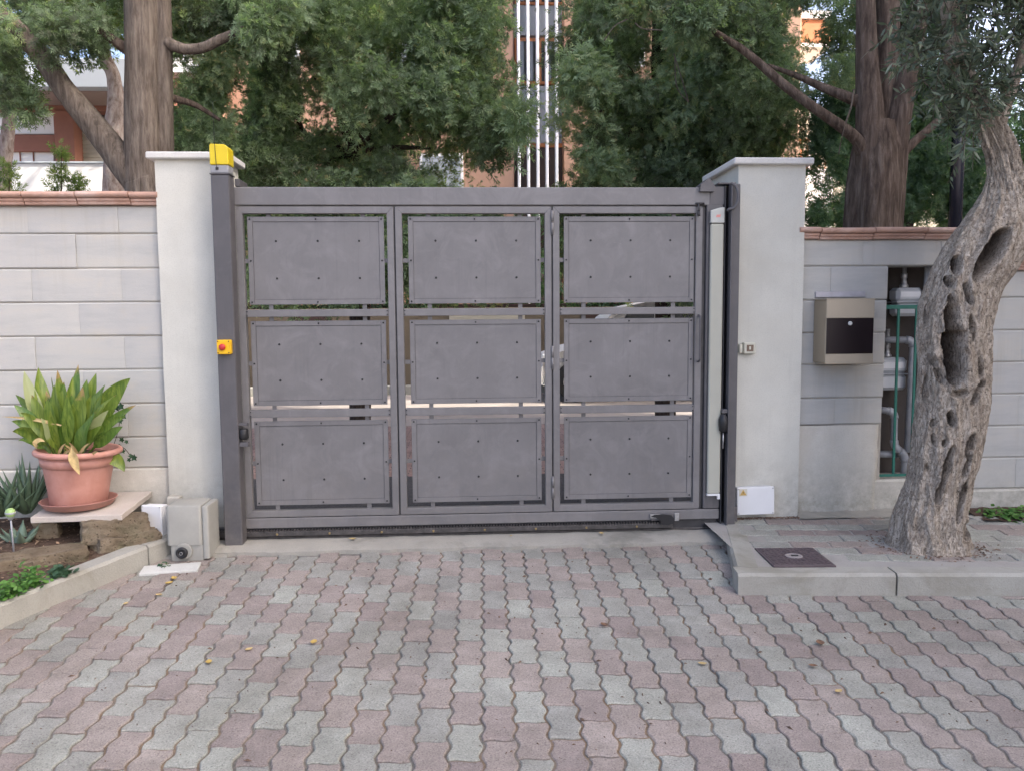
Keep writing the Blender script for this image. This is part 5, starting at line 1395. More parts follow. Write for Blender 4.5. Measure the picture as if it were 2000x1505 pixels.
def in_poly(x, y, poly):
    c = False; j = len(poly) - 1
    for i in range(len(poly)):
        xi, yi = poly[i]; xj, yj = poly[j]
        if (yi > y) != (yj > y) and x < (xj - xi) * (y - yi) / (yj - yi) + xi: c = not c
        j = i
    return c
def clumps_in(poly, holes, n_, Y0, Y1, rmin, rmax, seed):
    r_ = random.Random(seed); out = []
    x0, x1 = min(p[0] for p in poly), max(p[0] for p in poly); y0, y1 = min(p[1] for p in poly), max(p[1] for p in poly)
    tries = 0
    while len(out) < n_ and tries < n_ * 60:
        tries += 1
        x, y = r_.uniform(x0, x1), r_.uniform(y0, y1)
        if not in_poly(x, y, poly): continue
        Yd = r_.uniform(Y0, Y1); rad = r_.uniform(rmin, rmax); rp = rad * F / (Yd + 4.45)
        if any((x - hx) ** 2 / (hrx + rp * 0.7) ** 2 + (y - hy) ** 2 / (hry + rp * 0.7) ** 2 < 1 for hx, hy, hrx, hry in holes): continue
        out.append((at(x, y, Yd), rad))
    return out
def foliage(clumps, per, seed, smin, smax, mat, parent, droop=0.0, name="crown", dens=3.0, ax=None, tone0=0.0):
    """sprays grown outward through the volume of each clump"""
    r_ = np.random.default_rng(seed); P = []; D = []; S_ = []; Tn = []; Nn = []
    for c, rad in clumps:
        n_ = max(8, int(per * (rad / 0.3) ** 2))
        u_ = r_.normal(0, 1, (n_, 3)); u_ /= np.linalg.norm(u_, axis=1, keepdims=True)
        rr = 1.0 - 0.42 * r_.random(n_) ** 1.4 if dens > 2 else r_.random(n_) ** (1 / dens)
        sq = r_.uniform(0.75, 1.25, 3)
        rr = np.where(r_.random(n_) < 0.22, rr * r_.uniform(1.0, 1.55, n_), rr)
        lob = 1 + 0.35 * np.sin(u_ @ r_.normal(0, 3.2, 3) + r_.uniform(0, 6)) + 0.22 * np.sin(u_ @ r_.normal(0, 6.5, 3) + r_.uniform(0, 6))
        p = np.asarray(c) + u_ * (rr * rad * lob)[:, None] * sq
        nv = u_ + r_.normal(0, 0.35, (n_, 3)) + np.array((0, -0.25, 0.35))
        tg = r_.normal(0, 1, (n_, 3)); tg -= u_ * np.sum(tg * u_, axis=1, keepdims=True); tg /= np.linalg.norm(tg, axis=1, keepdims=True) + 1e-9
        d = tg * 0.85 + u_ * 0.55 + np.array((0, 0, 0.15 - droop * 0.7))
        P.append(p); D.append(d); Nn.append(nv); S_.append(r_.uniform(smin, smax, n_) * r_.uniform(0.8, 1.3))
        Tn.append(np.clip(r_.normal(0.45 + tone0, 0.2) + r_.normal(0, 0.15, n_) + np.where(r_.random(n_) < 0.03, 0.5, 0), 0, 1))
    P = np.concatenate(P); D = np.concatenate(D); S_ = np.concatenate(S_); Tn = np.concatenate(Tn)
    tv, tf = SPR[seed % 3]
    return scatter(name, tv, tf, P, D, S_, Tn, mat, parent, r_, 0.45, np.concatenate(Nn))
# olive leaves along thin twigs
r_ = np.random.default_rng(5)
tw = MB(); P = []; D = []; S_ = []; Tn = []
def olive_twigs(n_, poly, Y0, Y1, seed):
    q_ = random.Random(seed)
    k = 0
    while k < n_:
        x, y = q_.uniform(1740, 2160), q_.uniform(-260, 320)
        if not in_poly(x, y, poly): continue
        k += 1
        c = np.array(at(x, y, q_.uniform(Y0, Y1))); d = np.array((q_.gauss(-0.15, 0.6), q_.gauss(-0.1, 0.6), q_.gauss(0.0, 0.5))); d /= np.linalg.norm(d)
        l_ = q_.uniform(0.14, 0.30); pts = [c + d * l_ * s_ + np.array((0, 0, -0.10 * l_ * s_ * s_ * 3)) for s_ in (0, 0.33, 0.66, 1)]
        tw.tube(pts, [0.0022, 0.0018, 0.0014, 0.0008], 4, False)
        nl = int(l_ / 0.013)
        for i in range(nl):
            s_ = 0.12 + 0.88 * i / nl; p = c + d * l_ * s_ + np.array((0, 0, -0.10 * l_ * s_ * s_ * 3))
            side = np.cross(d, r_.normal(0, 1, 3)); side /= np.linalg.norm(side)
            P.append(p); D.append(d * 0.7 + side * 0.9); S_.append(r_.uniform(0.04, 0.07)); Tn.append(np.clip(r_.normal(0.45, 0.25), 0, 1))
OP = [(1765, -260), (1770, 60), (1760, 95), (1790, 150), (1850, 200), (1880, 240), (1935, 215), (1960, 120), (1990, 90), (2160, 60), (2160, -260)]
olive_twigs(640, OP, OY - 0.30, OY + 0.45, 1)
olive_twigs(22, [(1885, 140), (1945, 150), (1950, 205), (1890, 205)], OY - 0.25, OY - 0.05, 2)
olive_twigs(30, [(1950, 90), (2160, 60), (2160, 300), (2000, 300), (1985, 240), (1960, 170)], OY + 0.1, OY + 0.6, 3)
olive_twigs(150, [(1990, -260), (2160, -260), (2160, 60), (2000, 60)], OY - 0.3, OY + 0.35, 4)
lv = np.array([(0, 0, 0), (0.11, 0.02, 0.35), (0.10, 0.02, 0.62), (0, 0, 1.0), (-0.10, 0.02, 0.62), (-0.11, 0.02, 0.35)]); lf = np.array([(0, 1, 2, 3), (0, 3, 4, 5)])
scatter("crown", lv, lf, np.array(P), np.array(D), np.array(S_), np.array(Tn), M_OLIVEL, ol, r_)
tw.build("twigs", M_BARKT, ol)["kind"] = "stuff"

# ------------------------------------------------------------------ trees behind the walls
def tree(name, loc, label): return thing(name, loc, label, "tree", "trees behind the boundary wall")
def px_path(pts): return [at(x, y, Y) for x, y, Y in pts]
def px_rad(pw, Y): return [p * 0.5 * (Y + 4.45) / F for p in pw]
# left cypress: fused double stem with a low limb
YL = 1.5
lt_ = tree("cypress_tree", (at(290, 700, YL)[0], YL, 0), "big grey-barked cypress with a fused double trunk behind the left wall")
barktube("trunk", px_path([(292, 900, YL), (288, 420, YL), (283, 340, YL), (280, 200, YL), (279, 80, YL), (277, -60, YL), (275, -420, YL), (275, -900, YL)]), px_rad([84, 78, 74, 64, 60, 58, 50, 30], YL), M_BARKL, lt_, 110, 40, 0.10, seed=1, fz=0.7)
barktube("stem", px_path([(318, 900, YL + .03), (318, 420, YL + .03), (318, 250, YL + .03), (317, 80, YL + .03), (314, -60, YL + .03), (318, -420, YL)]), px_rad([44, 40, 36, 34, 34, 26], YL), M_BARKL, lt_, 90, 30, 0.12, seed=4, fz=0.7)
barktube("branch", px_path([(300, 385, YL), (262, 345, YL), (222, 295, YL), (172, 232, YL), (125, 175, YL), (88, 120, YL), (45, 70, YL), (-10, 15, YL), (-80, -60, YL)]), px_rad([74, 62, 50, 44, 40, 38, 34, 28, 18], YL), M_BARKL, lt_, 70, 28, 0.10, seed=7)
barktube("broken_stub", px_path([(120, 178, YL), (117, 160, YL), (114, 143, YL)]), px_rad([24, 18, 8], YL), M_BARKL, lt_, 12, 14, 0.2, seed=9)
barktube("branch", px_path([(325, 84, YL), (360, 96, YL), (395, 94, YL), (430, 78, YL), (475, 58, YL + .05), (520, 42, YL + .2), (560, 20, YL + .5)]), px_rad([22, 20, 19, 18, 14, 9, 5], YL), M_BARKL, lt_, 50, 18, 0.12, seed=11)
barktube("branch", px_path([(262, 105, YL), (235, 88, YL), (200, 65, YL), (150, 45, YL), (90, 40, YL)]), px_rad([24, 20, 16, 12, 8], YL), M_BARKR, lt_, 40, 14, 0.15, seed=13)
barktube("branch", px_path([(330, 190, YL + .1), (380, 205, YL + .2), (430, 235, YL + .3)]), px_rad([14, 11, 6], YL), M_BARKR, lt_, 24, 12, 0.15, seed=14)
CL = clumps_in([(-60, -40), (250, -40), (250, 60), (235, 100), (205, 135), (150, 120), (130, 95), (60, 105), (20, 160), (-60, 170)], [(150, 14, 40, 14), (60, 95, 18, 30), (215, 90, 14, 24)], 34, YL - .3, YL + .9, 0.07, 0.15, 1)
CL += clumps_in([(-40, 150), (45, 170), (70, 205), (55, 225), (-40, 215)], [], 9, YL - .2, YL + .3, 0.06, 0.10, 2)
CL += clumps_in([(470, -20), (620, -20), (600, 60), (500, 62)], [], 9, YL - .1, YL + .2, 0.08, 0.13, 8)
CL += clumps_in([(325, -40), (560, -40), (540, 40), (470, 75), (420, 200), (440, 330), (380, 330), (345, 260), (335, 140)], [(385, 100, 24, 20), (362, 130, 16, 14)], 85, YL + .3, YL + 1.4, 0.08, 0.17, 3)
foliage(CL[:43], 900, 1, 0.05, 0.10, M_CYP, lt_, 0.5, tone0=-0.25)  # lowered tone paints these unlit clumps dark
foliage(CL[43:], 1000, 2, 0.05, 0.10, M_CYP, lt_, 0.5, "side_crown")
UP = [((rng.uniform(-5.6, -2.2), rng.uniform(0.8, 3.0), rng.uniform(4.6, 8.0)), rng.uniform(0.3, 0.5)) for _ in range(20)]
foliage(UP, 90, 4, 0.14, 0.24, M_CYP, lt_, 0.2, "upper_crown")
# right cypress: reddish trunk forking into three
YR = 1.25
rt_ = tree("cypress_tree", (at(1710, 800, YR)[0], YR, 0), "red-brown cypress trunk forking into three stems behind the right wall")
barktube("trunk", px_path([(1698, 1000, YR), (1703, 520, YR), (1704, 445, YR), (1708, 370, YR), (1712, 300, YR), (1710, 240, YR)]), px_rad([130, 116, 104, 104, 92, 66], YR), M_BARKR, rt_, 90, 44, 0.11, seed=21, fz=0.7)
barktube("stem", px_path([(1702, 400, YR - .03), (1700, 300, YR - .04), (1697, 210, YR - .03), (1692, 120, YR), (1690, 0, YR), (1686, -200, YR), (1680, -700, YR)]), px_rad([62, 58, 50, 42, 34, 34, 20], YR), M_BARKR, rt_, 80, 28, 0.12, seed=23, fz=0.8)
barktube("stem", px_path([(1722, 360, YR + .04), (1728, 240, YR + .06), (1731, 120, YR + .08), (1732, 0, YR + .1), (1735, -200, YR + .1), (1740, -600, YR)]), px_rad([50, 46, 46, 44, 38, 20], YR), M_BARKR, rt_, 70, 26, 0.12, seed=25, fz=0.8)
barktube("stem", px_path([(1742, 420, YR - .02), (1748, 330, YR - .03), (1756, 240, YR - .03), (1768, 170, YR - .02), (1780, 110, YR), (1795, 40, YR), (1812, -60, YR), (1840, -300, YR)]), px_rad([40, 44, 42, 40, 36, 32, 28, 16], YR), M_BARKR, rt_, 70, 26, 0.12, seed=27, fz=0.8)
barktube("branch", px_path([(1690, 300, YR - .06), (1672, 272, YR - .08), (1640, 245, YR - .1), (1590, 210, YR - .1), (1530, 165, YR), (1460, 105, YR + .1), (1400, 65, YR + .2), (1350, 35, YR + .3)]), px_rad([30, 22, 20, 18, 18, 16, 12, 7], YR), M_BARKR, rt_, 60, 16, 0.12, seed=29)
barktube("branch", px_path([(1690, 205, YR), (1655, 190, YR), (1610, 172, YR + .1), (1560, 150, YR + .2), (1500, 128, YR + .3)]), px_rad([26, 22, 17, 13, 8], YR), M_BARKR, rt_, 40, 14, 0.14, seed=31)
barktube("branch", px_path([(1758, 305, YR - .05), (1785, 278, YR - .06), (1825, 243, YR - .06), (1872, 198, YR - .05)]), px_rad([20, 16, 14, 13], YR), M_BARKR, rt_, 40, 14, 0.14, seed=33)
MB().tube(crspline(px_path([(1668, 175, YR - .2), (1662, 210, YR - .22), (1652, 240, YR - .24), (1644, 270, YR - .24), (1638, 302, YR - .22)]), 24), [0.006] * 12 + [0.003] * 12, 6).build("dead_twig", M_BARKL, rt_)
CR = clumps_in([(1350, -40), (1680, -40), (1672, 60), (1660, 170), (1600, 150), (1560, 235), (1500, 200), (1440, 130), (1380, 60)], [(1560, 45, 36, 34), (1520, 20, 30, 28), (1560, 105, 30, 24), (1570, 250, 26, 40)], 40, YR + .2, YR + 1.2, 0.07, 0.14, 31)
CR += clumps_in([(1300, -10), (1420, -10), (1410, 70), (1330, 70)], [], 9, YR - .1, YR + .3, 0.08, 0.13, 38)
foliage(CR, 1000, 5, 0.05, 0.10, M_CYP, rt_, 0.5)
UP = [((rng.uniform(2.8, 5.6), rng.uniform(0.8, 3.0), rng.uniform(4.6, 8.0)), rng.uniform(0.3, 0.5)) for _ in range(20)]
foliage(UP, 90, 7, 0.14, 0.24, M_CYP, rt_, 0.2, "upper_crown")

# two broad cypresses in the courtyard, crowns meeting above the gate
def inner_branches(parent, root, tips, seed, r0=0.05):
    q_ = random.Random(seed)
    for k, tpt in enumerate(tips):
        a = np.array(root); b = np.array(tpt); m_ = (a + b) / 2 + np.array((q_.uniform(-.2, .2), q_.uniform(-.2, .2), q_.uniform(-.1, .25)))
        barktube("branch", [a, m_, b], [r0, r0 * 0.6, r0 * 0.25], M_BARKT, parent, 18, 10, 0.15, seed=seed + k)
YM = 4.0
tA = tree("cypress_tree", (at(700, 700, YM)[0], YM, 0), "broad dense cypress crown above the left half of the gate")
barktube("trunk", px_path([(705, 1000, YM), (702, 560, YM), (694, 330, YM), (686, 230, YM), (690, 100, YM), (700, -200, YM), (705, -700, YM)]), px_rad([44, 38, 30, 26, 24, 22, 14], YM), M_BARKT, tA, 60, 20, 0.12, seed=41)
inner_branches(tA, at(690, 300, YM), px_path([(575, 205, YM - .3), (610, 150, YM - .2), (560, 290, YM), (800, 200, YM), (840, 290, YM - .4), (760, 120, YM), (640, 330, YM - .4), (900, 130, YM + .2), (470, 230, YM)]), 43)
polyA = [(420, -60), (985, -60), (982, 60), (965, 125), (960, 165), (985, 205), (1015, 220), (1022, 260), (1005, 300), (960, 320), (965, 370), (985, 570), (400, 570), (450, 345), (430, 300), (470, 250), (440, 180), (420, 90)]
holesA = [(600, 240, 34, 20), (640, 225, 24, 14), (865, 325, 24, 12), (815, 305, 8, 6), (945, 360, 26, 8), (985, 75, 8, 16), (985, 150, 8, 12)]
CA = clumps_in(polyA, holesA, 250, 2.7, 4.9, 0.11, 0.27, 51)
foliage(CA, 640, 8, 0.062, 0.122, M_CYP, tA, 0.35)
UP = [((rng.uniform(-3.6, 0.3), rng.uniform(3.6, 5.6), rng.uniform(5.0, 8.5)), rng.uniform(0.3, 0.5)) for _ in range(20)]
foliage(UP, 90, 10, 0.14, 0.24, M_CYP, tA, 0.2, "upper_crown")
tB = tree("cypress_tree", (at(1290, 700, YM)[0], YM, 0), "broad dense cypress crown above the right half of the gate")
barktube("trunk", px_path([(1300, 1000, YM), (1298, 560, YM), (1290, 300, YM), (1285, 150, YM), (1290, -200, YM), (1295, -700, YM)]), px_rad([44, 38, 30, 24, 20, 12], YM), M_BARKT, tB, 60, 20, 0.12, seed=61)
inner_branches(tB, at(1290, 260, YM), px_path([(1170, 220, YM - .3), (1150, 90, YM), (1400, 190, YM), (1440, 280, YM), (1220, 320, YM - .4), (1380, 60, YM), (1500, 230, YM)]), 63)
polyB = [(1148, -60), (1540, -60), (1520, 60), (1560, 200), (1550, 270), (1520, 330), (1480, 560), (1118, 560), (1100, 350), (1088, 300), (1080, 260), (1085, 205), (1105, 165), (1095, 110), (1112, 50)]
holesB = [(1255, 330, 12, 4), (1110, 270, 4, 6), (1470, 30, 22, 26), (1100, 205, 4, 4)]
CB = clumps_in(polyB, holesB, 200, 2.7, 4.9, 0.11, 0.27, 71)
foliage(CB, 640, 9, 0.062, 0.122, M_CYP, tB, 0.35)
UP = [((rng.uniform(1.1, 4.6), rng.uniform(3.6, 5.6), rng.uniform(5.0, 8.5)), rng.uniform(0.3, 0.5)) for _ in range(20)]
foliage(UP, 90, 11, 0.14, 0.24, M_CYP, tB, 0.2, "upper_crown")
tw_ = MB()
for pts in ([(508, 0), (503, 45), (500, 75), (502, 100)], [(1180, 80), (1200, 52), (1225, 38)], [(1240, 45), (1255, 56), (1295, 60)], [(1318, 110), (1322, 170), (1345, 200)], [(1345, 200), (1330, 150), (1316, 105)]):
    tw_.tube(crspline([at(x, y, 2.5) for x, y in pts], 12), 0.005, 5)
tw_.build("dead_twigs", M_BARKL, tB)["kind"] = "stuff"
# columnar cypress right of the gate and a hedge behind it
YC = 3.0
tC = tree("columnar_cypress", (at(1760, 700, YC)[0], YC, 0), "bushy green conifer filling the space behind the forked trunk")
barktube("trunk", px_path([(1770, 1000, YC), (1768, 450, YC), (1765, 200, YC), (1765, -100, YC)]), px_rad([36, 30, 24, 12], YC), M_BARKT, tC, 30, 16, 0.1, seed=81)
polyC = [(1592, 470), (1588, 400), (1598, 330), (1606, 250), (1612, 195), (1640, 190), (1690, 140), (1700, -40), (1840, -40), (1850, 150), (1890, 240), (1905, 320), (1915, 400), (1912, 470)]
CC = clumps_in(polyC, [], 105, YC - .5, YC + .7, 0.10, 0.2, 83)
foliage(CC, 700, 12, 0.06, 0.115, M_CYPB, tC, 0.1)
UP = [((at(1760, 100, YC)[0] + rng.uniform(-.5, .5), YC + rng.uniform(-.5, .5), rng.uniform(4.2, 7.2)), rng.uniform(0.25, 0.4)) for _ in range(16)]
foliage(UP, 120, 14, 0.1, 0.18, M_CYPB, tC, 0.1, "upper_crown")
tD = tree("bushy_conifer", (6.1, 3.6, 0), "bushy green conifer behind the low wall at the right edge of the photo")
barktube("trunk", [(6.1, 3.6, 0), (6.12, 3.6, 1.5), (6.1, 3.6, 4.5)], [0.12, 0.10, 0.05], M_BARKT, tD, 24, 14, 0.1, seed=87)
foliage([((6.1 + rng.gauss(0, 0.55), 3.6 + rng.gauss(0, 0.4), rng.uniform(0.9, 3.4)), rng.uniform(0.22, 0.36)) for _ in range(34)], 260, 15, 0.08, 0.15, M_CYPB, tD, 0.1)
# pines further back on the left
def pine(pts, w_, Y, label, seed, cr):
    t_ = tree("pine_tree", (at(pts[0][0], 700, Y)[0], Y, 0), label)
    barktube("trunk", px_path([(x, y, Y) for x, y in pts]), px_rad(w_, Y), M_BARKP, t_, 60, 24, 0.14, seed=seed)
    foliage(clumps_in(cr, [], 20, Y - .8, Y + .8, 0.18, 0.35, seed), 150, seed, 0.10, 0.18, M_PINEL, t_, 0.1)
    foliage([((at(pts[-1][0], 0, Y)[0] + rng.uniform(-1.6, 1.6), Y + rng.uniform(-1.4, 1.4), rng.uniform(5.6, 7.5)), rng.uniform(.35, .6)) for _ in range(14)], 70, seed + 1, 0.15, 0.25, M_PINEL, t_, 0.0, "upper_crown")
    return t_
pine([(226, 700), (222, 400), (222, 330), (224, 250), (226, 200), (222, 150), (205, 112), (196, 60), (196, -60), (200, -300)], [46, 40, 36, 34, 30, 24, 22, 20, 18, 12], 6.5, "pale barked pine trunk just left of the big cypress trunk", 91, [(60, -80), (260, -80), (250, 40), (150, 60), (60, 40)])
pine([(12, 700), (8, 380), (12, 300), (18, 235), (24, 190), (14, 120), (5, 40), (0, -200)], [28, 24, 22, 20, 16, 14, 12, 8], 7.5, "slim pine trunk near the left edge of the photo", 95, [(-120, 60), (30, 90), (45, 190), (-20, 200), (-120, 180)])
# sunlit shrubs at the foot of the white parapet
def shrub(x, y0, y1, wd, Y, label, seed):
    c = at(x, y0, Y); t_ = thing("shrub", (c[0], Y, 0.0), label, "shrub", "pale shrubs behind the left wall")
    cl_ = []
    q_ = random.Random(seed)
    for k in range(26):
        s_ = q_.random(); cl_.append((at(x + q_.gauss(0, wd * (1 - s_ * .8)), y0 + (y1 - y0) * s_, Y + q_.uniform(-.15, .15)), 0.05))
    foliage(cl_, 420, seed, 0.05, 0.10, M_SHRUB, t_, -0.2, "foliage", 1.5)
    MB().tube([(c[0], Y, 0.0), at(x, y0, Y), at(x, y1 + 6, Y)], [0.012, 0.008, 0.003], 6).build("stem", M_BARKT, t_)
shrub(18, 420, 318, 14, 4.0, "pale green shrub at the far left above the wall coping", 101)
shrub(120, 420, 290, 18, 4.0, "pale green feathery shrub rising before the white parapet", 102)
shrub(150, 420, 350, 22, 4.2, "low pale green shrub beside the feathery one above the wall", 103)
# dark hedge and low wall at the back of the courtyard
hg = thing("hedge", (0.5, 11.3, 0), "dark clipped hedge at the back of the courtyard, seen through the gate", "hedge")
foliage([((x_, 11.3 + rng.uniform(-.3, .3), rng.uniform(1.4, 3.2)), rng.uniform(.3, .45)) for x_ in np.linspace(-8, 9, 70)], 50, 17, 0.2, 0.36, M_CYPB, hg, 0.0, "foliage")
MB().box(-8, 9, 11.15, 11.45, -0.05, 1.5, 0.02).build("stems", M_DARKBR, hg)
yw = thing("courtyard_wall", (0.5, 10.5, 0), "low brown rendered wall at the back of the courtyard", "wall")
MB().box(-8, 9, 10.4, 10.6, -0.05, 1.42, 0.01).build("render", M_YARDW, yw)
for k, (x0, x1, m_) in enumerate([(-3.2, -2.5, M_DARKBR), (-0.35, 1.05, M_SHUT), (2.1, 2.9, M_DARKBR), (3.6, 4.7, M_SHUT)]):
    MB().box(x0, x1, 10.37, 10.398, 0.9, 1.40, 0.004).build("panel", m_, yw)
kb_ = MB().box(-7, 9, 8.7, 8.82, -0.05, 0.14, 0.01)
tag(kb_.build("garden_kerb", M_KERB), "pale kerb stone edging the courtyard bed beyond the gate", "kerb")

# small white car parked behind the wicket door
car = thing("parked_car", (2.2, 7.9, 0), "small white car parked in the courtyard, glimpsed through the gate slots", "car")
cx0 = at(1052, 740, 7.4)[0]; L_ = 2.75
def cxp(u_): return cx0 + u_ * L_
body = [(0.0, 0.26), (0.01, 0.50), (0.04, 0.66), (0.16, 0.78), (0.27, 0.86), (0.38, 1.24), (0.46, 1.38), (0.60, 1.46), (0.80, 1.44), (0.93, 1.30), (0.985, 0.95), (1.0, 0.55), (0.99, 0.28), (0.93, 0.20), (0.08, 0.20)]
V = []; Fc = []
secs = [(7.32, 0.965, 0.0), (7.26, 1.0, 0.02), (7.26, 1.0, 0.02)]
n = len(body)
for Yc, k, zz in ((7.34, 0.94, 0.02), (7.24, 0.985, 0.0), (7.22, 1.0, 0.0), (8.62, 1.0, 0.0), (8.60, 0.985, 0.0), (8.50, 0.94, 0.02)):
    for u_, z in body:
        tum = 0.10 * max(0, z - 0.85) / 0.6
        y = Yc + (tum if Yc < 8 else -tum) * 1.6
        V.append((cxp(0.5 + (u_ - 0.5) * k), y, 0.2 + (z - 0.2) * (k if z > 1 else 1)))
for s_ in range(5):
    for i in range(n):
        j = (i + 1) % n; Fc.append((s_ * n + i, s_ * n + j, (s_ + 1) * n + j, (s_ + 1) * n + i))
Fc.append(tuple(range(n))); Fc.append(tuple(5 * n + i for i in range(n))[::-1])
bo = fixn(obj("body", newmesh("body", V, Fc), M_CARP, car)); smooth_by_angle(bo, 35)
MB().prism([(cxp(0.41), 0.92), (cxp(0.475), 1.30), (cxp(0.62), 1.37), (cxp(0.62), 0.92)], 7.25, 7.29).build("side_window", M_GLASS, car)
MB().prism([(cxp(0.64), 0.92), (cxp(0.64), 1.37), (cxp(0.80), 1.35), (cxp(0.90), 1.22), (cxp(0.93), 0.94)], 7.25, 7.29).build("side_window", M_GLASS, car)
MB().box(cxp(0.36), cxp(0.40), 7.06, 7.22, 0.90, 1.02, 0.03).build("wing_mirror", M_CARP, car)
MB().box(cxp(0.012), cxp(0.09), 7.20, 7.30, 0.56, 0.70, 0.02).build("headlight", M_WHITEPL, car)
MB().box(cxp(0.965), cxp(0.995), 7.20, 7.30, 0.62, 0.80, 0.02).build("tail_light", M_CHROME, car)
MB().box(cxp(0.63), cxp(0.69), 7.205, 7.222, 0.80, 0.83, 0.005).build("door_handle", M_BLACK, car)
for u_ in (0.20, 0.82):
    for Yc in (7.20, 8.50):
        wh = MB().lathe([(0.20, 0.0), (0.27, 0.005), (0.30, 0.03), (0.305, 0.08), (0.30, 0.13), (0.27, 0.155), (0.20, 0.16)], (cxp(u_), Yc + 0.16, 0.295), 32, Matrix.Rotation(math.pi / 2, 4, 'X')).build("wheel", M_TYRE, car, True)
        rim = MB().lathe([(0.20, 0.0), (0.205, 0.012), (0.18, 0.012), (0.17, -0.02), (0.0, -0.02)], (cxp(u_), Yc - 0.004 if Yc < 8 else Yc + 0.17, 0.295), 28, Matrix.Rotation(math.pi / 2, 4, 'X'))
        for q in range(5):
            a = q * 1.2566; d = Vector((math.cos(a), 0, math.sin(a))); c = Vector((cxp(u_), Yc - 0.004 if Yc < 8 else Yc + 0.17, 0.295))
            rim.tube([c + d * 0.02, c + d * 0.19], [0.03, 0.02], 6)
        rim.build("rim", M_RIM, wh)

# black lamp pole behind the olive
LPY = 2.0
pol = thing("lamp_pole", (at(1868, 700, LPY)[0], LPY, 0), "black round lamp pole behind the olive branch on the right", "lamp pole")
x_ = at(1867, 400, LPY)[0]
MB().tube([(x_, LPY, 0), (x_, LPY, 1.0)], 0.062, 20).build("base_sleeve", M_BLACK, pol, True)
MB().tube([(x_, LPY, 1.0), (x_, LPY, 4.4)], [0.055, 0.045], 20).build("shaft", plain("pole_black", (0.02, 0.02, 0.03), 0.25, 0.1, 5, 0.02, spec=0.6), pol, True)
MB().lathe([(0.05, 0.0), (0.12, 0.05), (0.16, 0.2), (0.12, 0.36), (0.03, 0.4)], (x_, LPY, 4.4), 20).build("lantern", M_WHITEPL, pol, True)

# ------------------------------------------------------------------ buildings behind
def bbox_px(name, x0, y0, x1, y1, Y, dep, mat, parent, b=0.01):
    q = rect(x0, y0, x1, y1, Y); return MB().box(q[0], q[1], Y, Y + dep, q[2], q[3], b).build(name, mat, parent)
YB = 14.0
bc = thing("apartment_building", (1.0, 16, 0), "salmon coloured apartment building with tall white fins behind the trees", "building")
X = lambda px: at(px, 300, YB)[0]
MB().box(-6.3, X(1004), YB, YB + 5, -0.05, 10, 0.02).build("wall", M_SALMON, bc)
MB().box(X(1102), X(1560), YB, YB + 5, -0.05, 10, 0.02).build("wall", M_SALMON, bc)
MB().box(X(1004), X(1102), YB + 0.5, YB + 5, -0.05, 10, 0.02).build("bay_back", M_SOFFIT, bc)
for k, (y0, y1) in enumerate([(75, 165), (-90, 10), (-260, -170)]):
    q = rect(1005, y0, 1101, y1, YB + 0.42); 
    wf = MB().box(q[0], q[1], YB + 0.40, YB + 0.5, q[2], q[3], 0.01).build("window", M_ORANGE, bc)
    wd_ = (q[1] - q[0]) / 2
    for s_ in (0, 1):
        MB().box(q[0] + s_ * wd_ + 0.05, q[0] + (s_ + 1) * wd_ - 0.05, YB + 0.385, YB + 0.41, q[2] + 0.06, q[3] - 0.08, 0.005).build("pane", M_GLASS, wf)
for y0, y1 in ((10, 70), (168, 280)):
    bbox_px("spandrel", 1004, y0, 1102, y1, YB + 0.44, 0.06, M_PALEW, bc)
bbox_px("door_panel", 1006, 288, 1100, 520, YB + 0.43, 0.06, M_DARKBR, bc)
bbox_px("sill_band", 1004, 280, 1102, 288, YB + 0.40, 0.1, M_ORANGE, bc)
for px in (1013, 1031.5, 1050, 1068, 1087):
    x = at(px, 180, YB - .05)[0]; MB().box(x - 0.03, x + 0.03, YB - 0.12, YB + 0.10, -0.05, 10, 0.008).build("fin", M_FIN, bc)
for x0, x1, y0, y1 in ((820, 905, 300, 372), (1255, 1330, 300, 372), (520, 585, 60, 130), (1200, 1260, 60, 130), (760, 830, 80, 150), (1420, 1480, 130, 200)):
    q = rect(x0, y0, x1, y1, YB - .02)
    wf = MB().box(q[0], q[1], YB - 0.03, YB + 0.02, q[2], q[3], 0.01).build("window", M_WHITEW, bc)
    MB().box(q[0] + .06, q[1] - .06, YB - 0.036, YB - .025, q[2] + .06, q[3] - .06, 0.004).build("pane", M_PALEW, wf)
# left building with deep balcony
YD = 12.0
bl = thing("terraced_house", (-8, 13, 0), "modern house with white balcony front and red cladding at the far left", "building")
bbox_px("balcony_front", -60, 113, 262, 170, YD - 1.2, 0.25, M_PALEW, bl)
q1 = rect(-60, 113, 262, 170, YD - 1.2); 
MB().box(q1[0], q1[1], YD - 0.96, YD + 3, q1[2] - 0.02, q1[2] + 0.2, 0.01).build("balcony_floor", M_SOFFIT, bl)
bbox_px("red_beam", -60, 197, 262, 216, YD, 0.4, M_BRICKR, bl)
bbox_px("red_column", 108, 216, 147, 400, YD - 0.05, 0.45, M_BRICKR, bl)
bbox_px("dark_recess", 148, 217, 262, 252, YD + 0.35, 0.1, M_DARKBR, bl)
sh = bbox_px("shutter", 148, 250, 262, 400, YD + 0.30, 0.05, M_SHUT, bl)
q = rect(148, 250, 262, 400, YD + 0.30)
for k in range(18):
    z = q[2] + (q[3] - q[2]) * (k + 0.5) / 18; MB().box(q[0] + .02, q[1] - .02, YD + 0.285, YD + 0.302, z - 0.032, z + 0.032, 0.006).build("slat", M_SHUT, sh)
bbox_px("white_wall", -60, 216, 107, 262, YD + 0.2, 0.1, M_WHITEW, bl)
bbox_px("red_band", -60, 263, 107, 296, YD + 0.10, 0.2, M_BRICKR, bl)
bbox_px("white_wall", -60, 297, 107, 400, YD + 0.2, 0.1, M_WHITEW, bl)
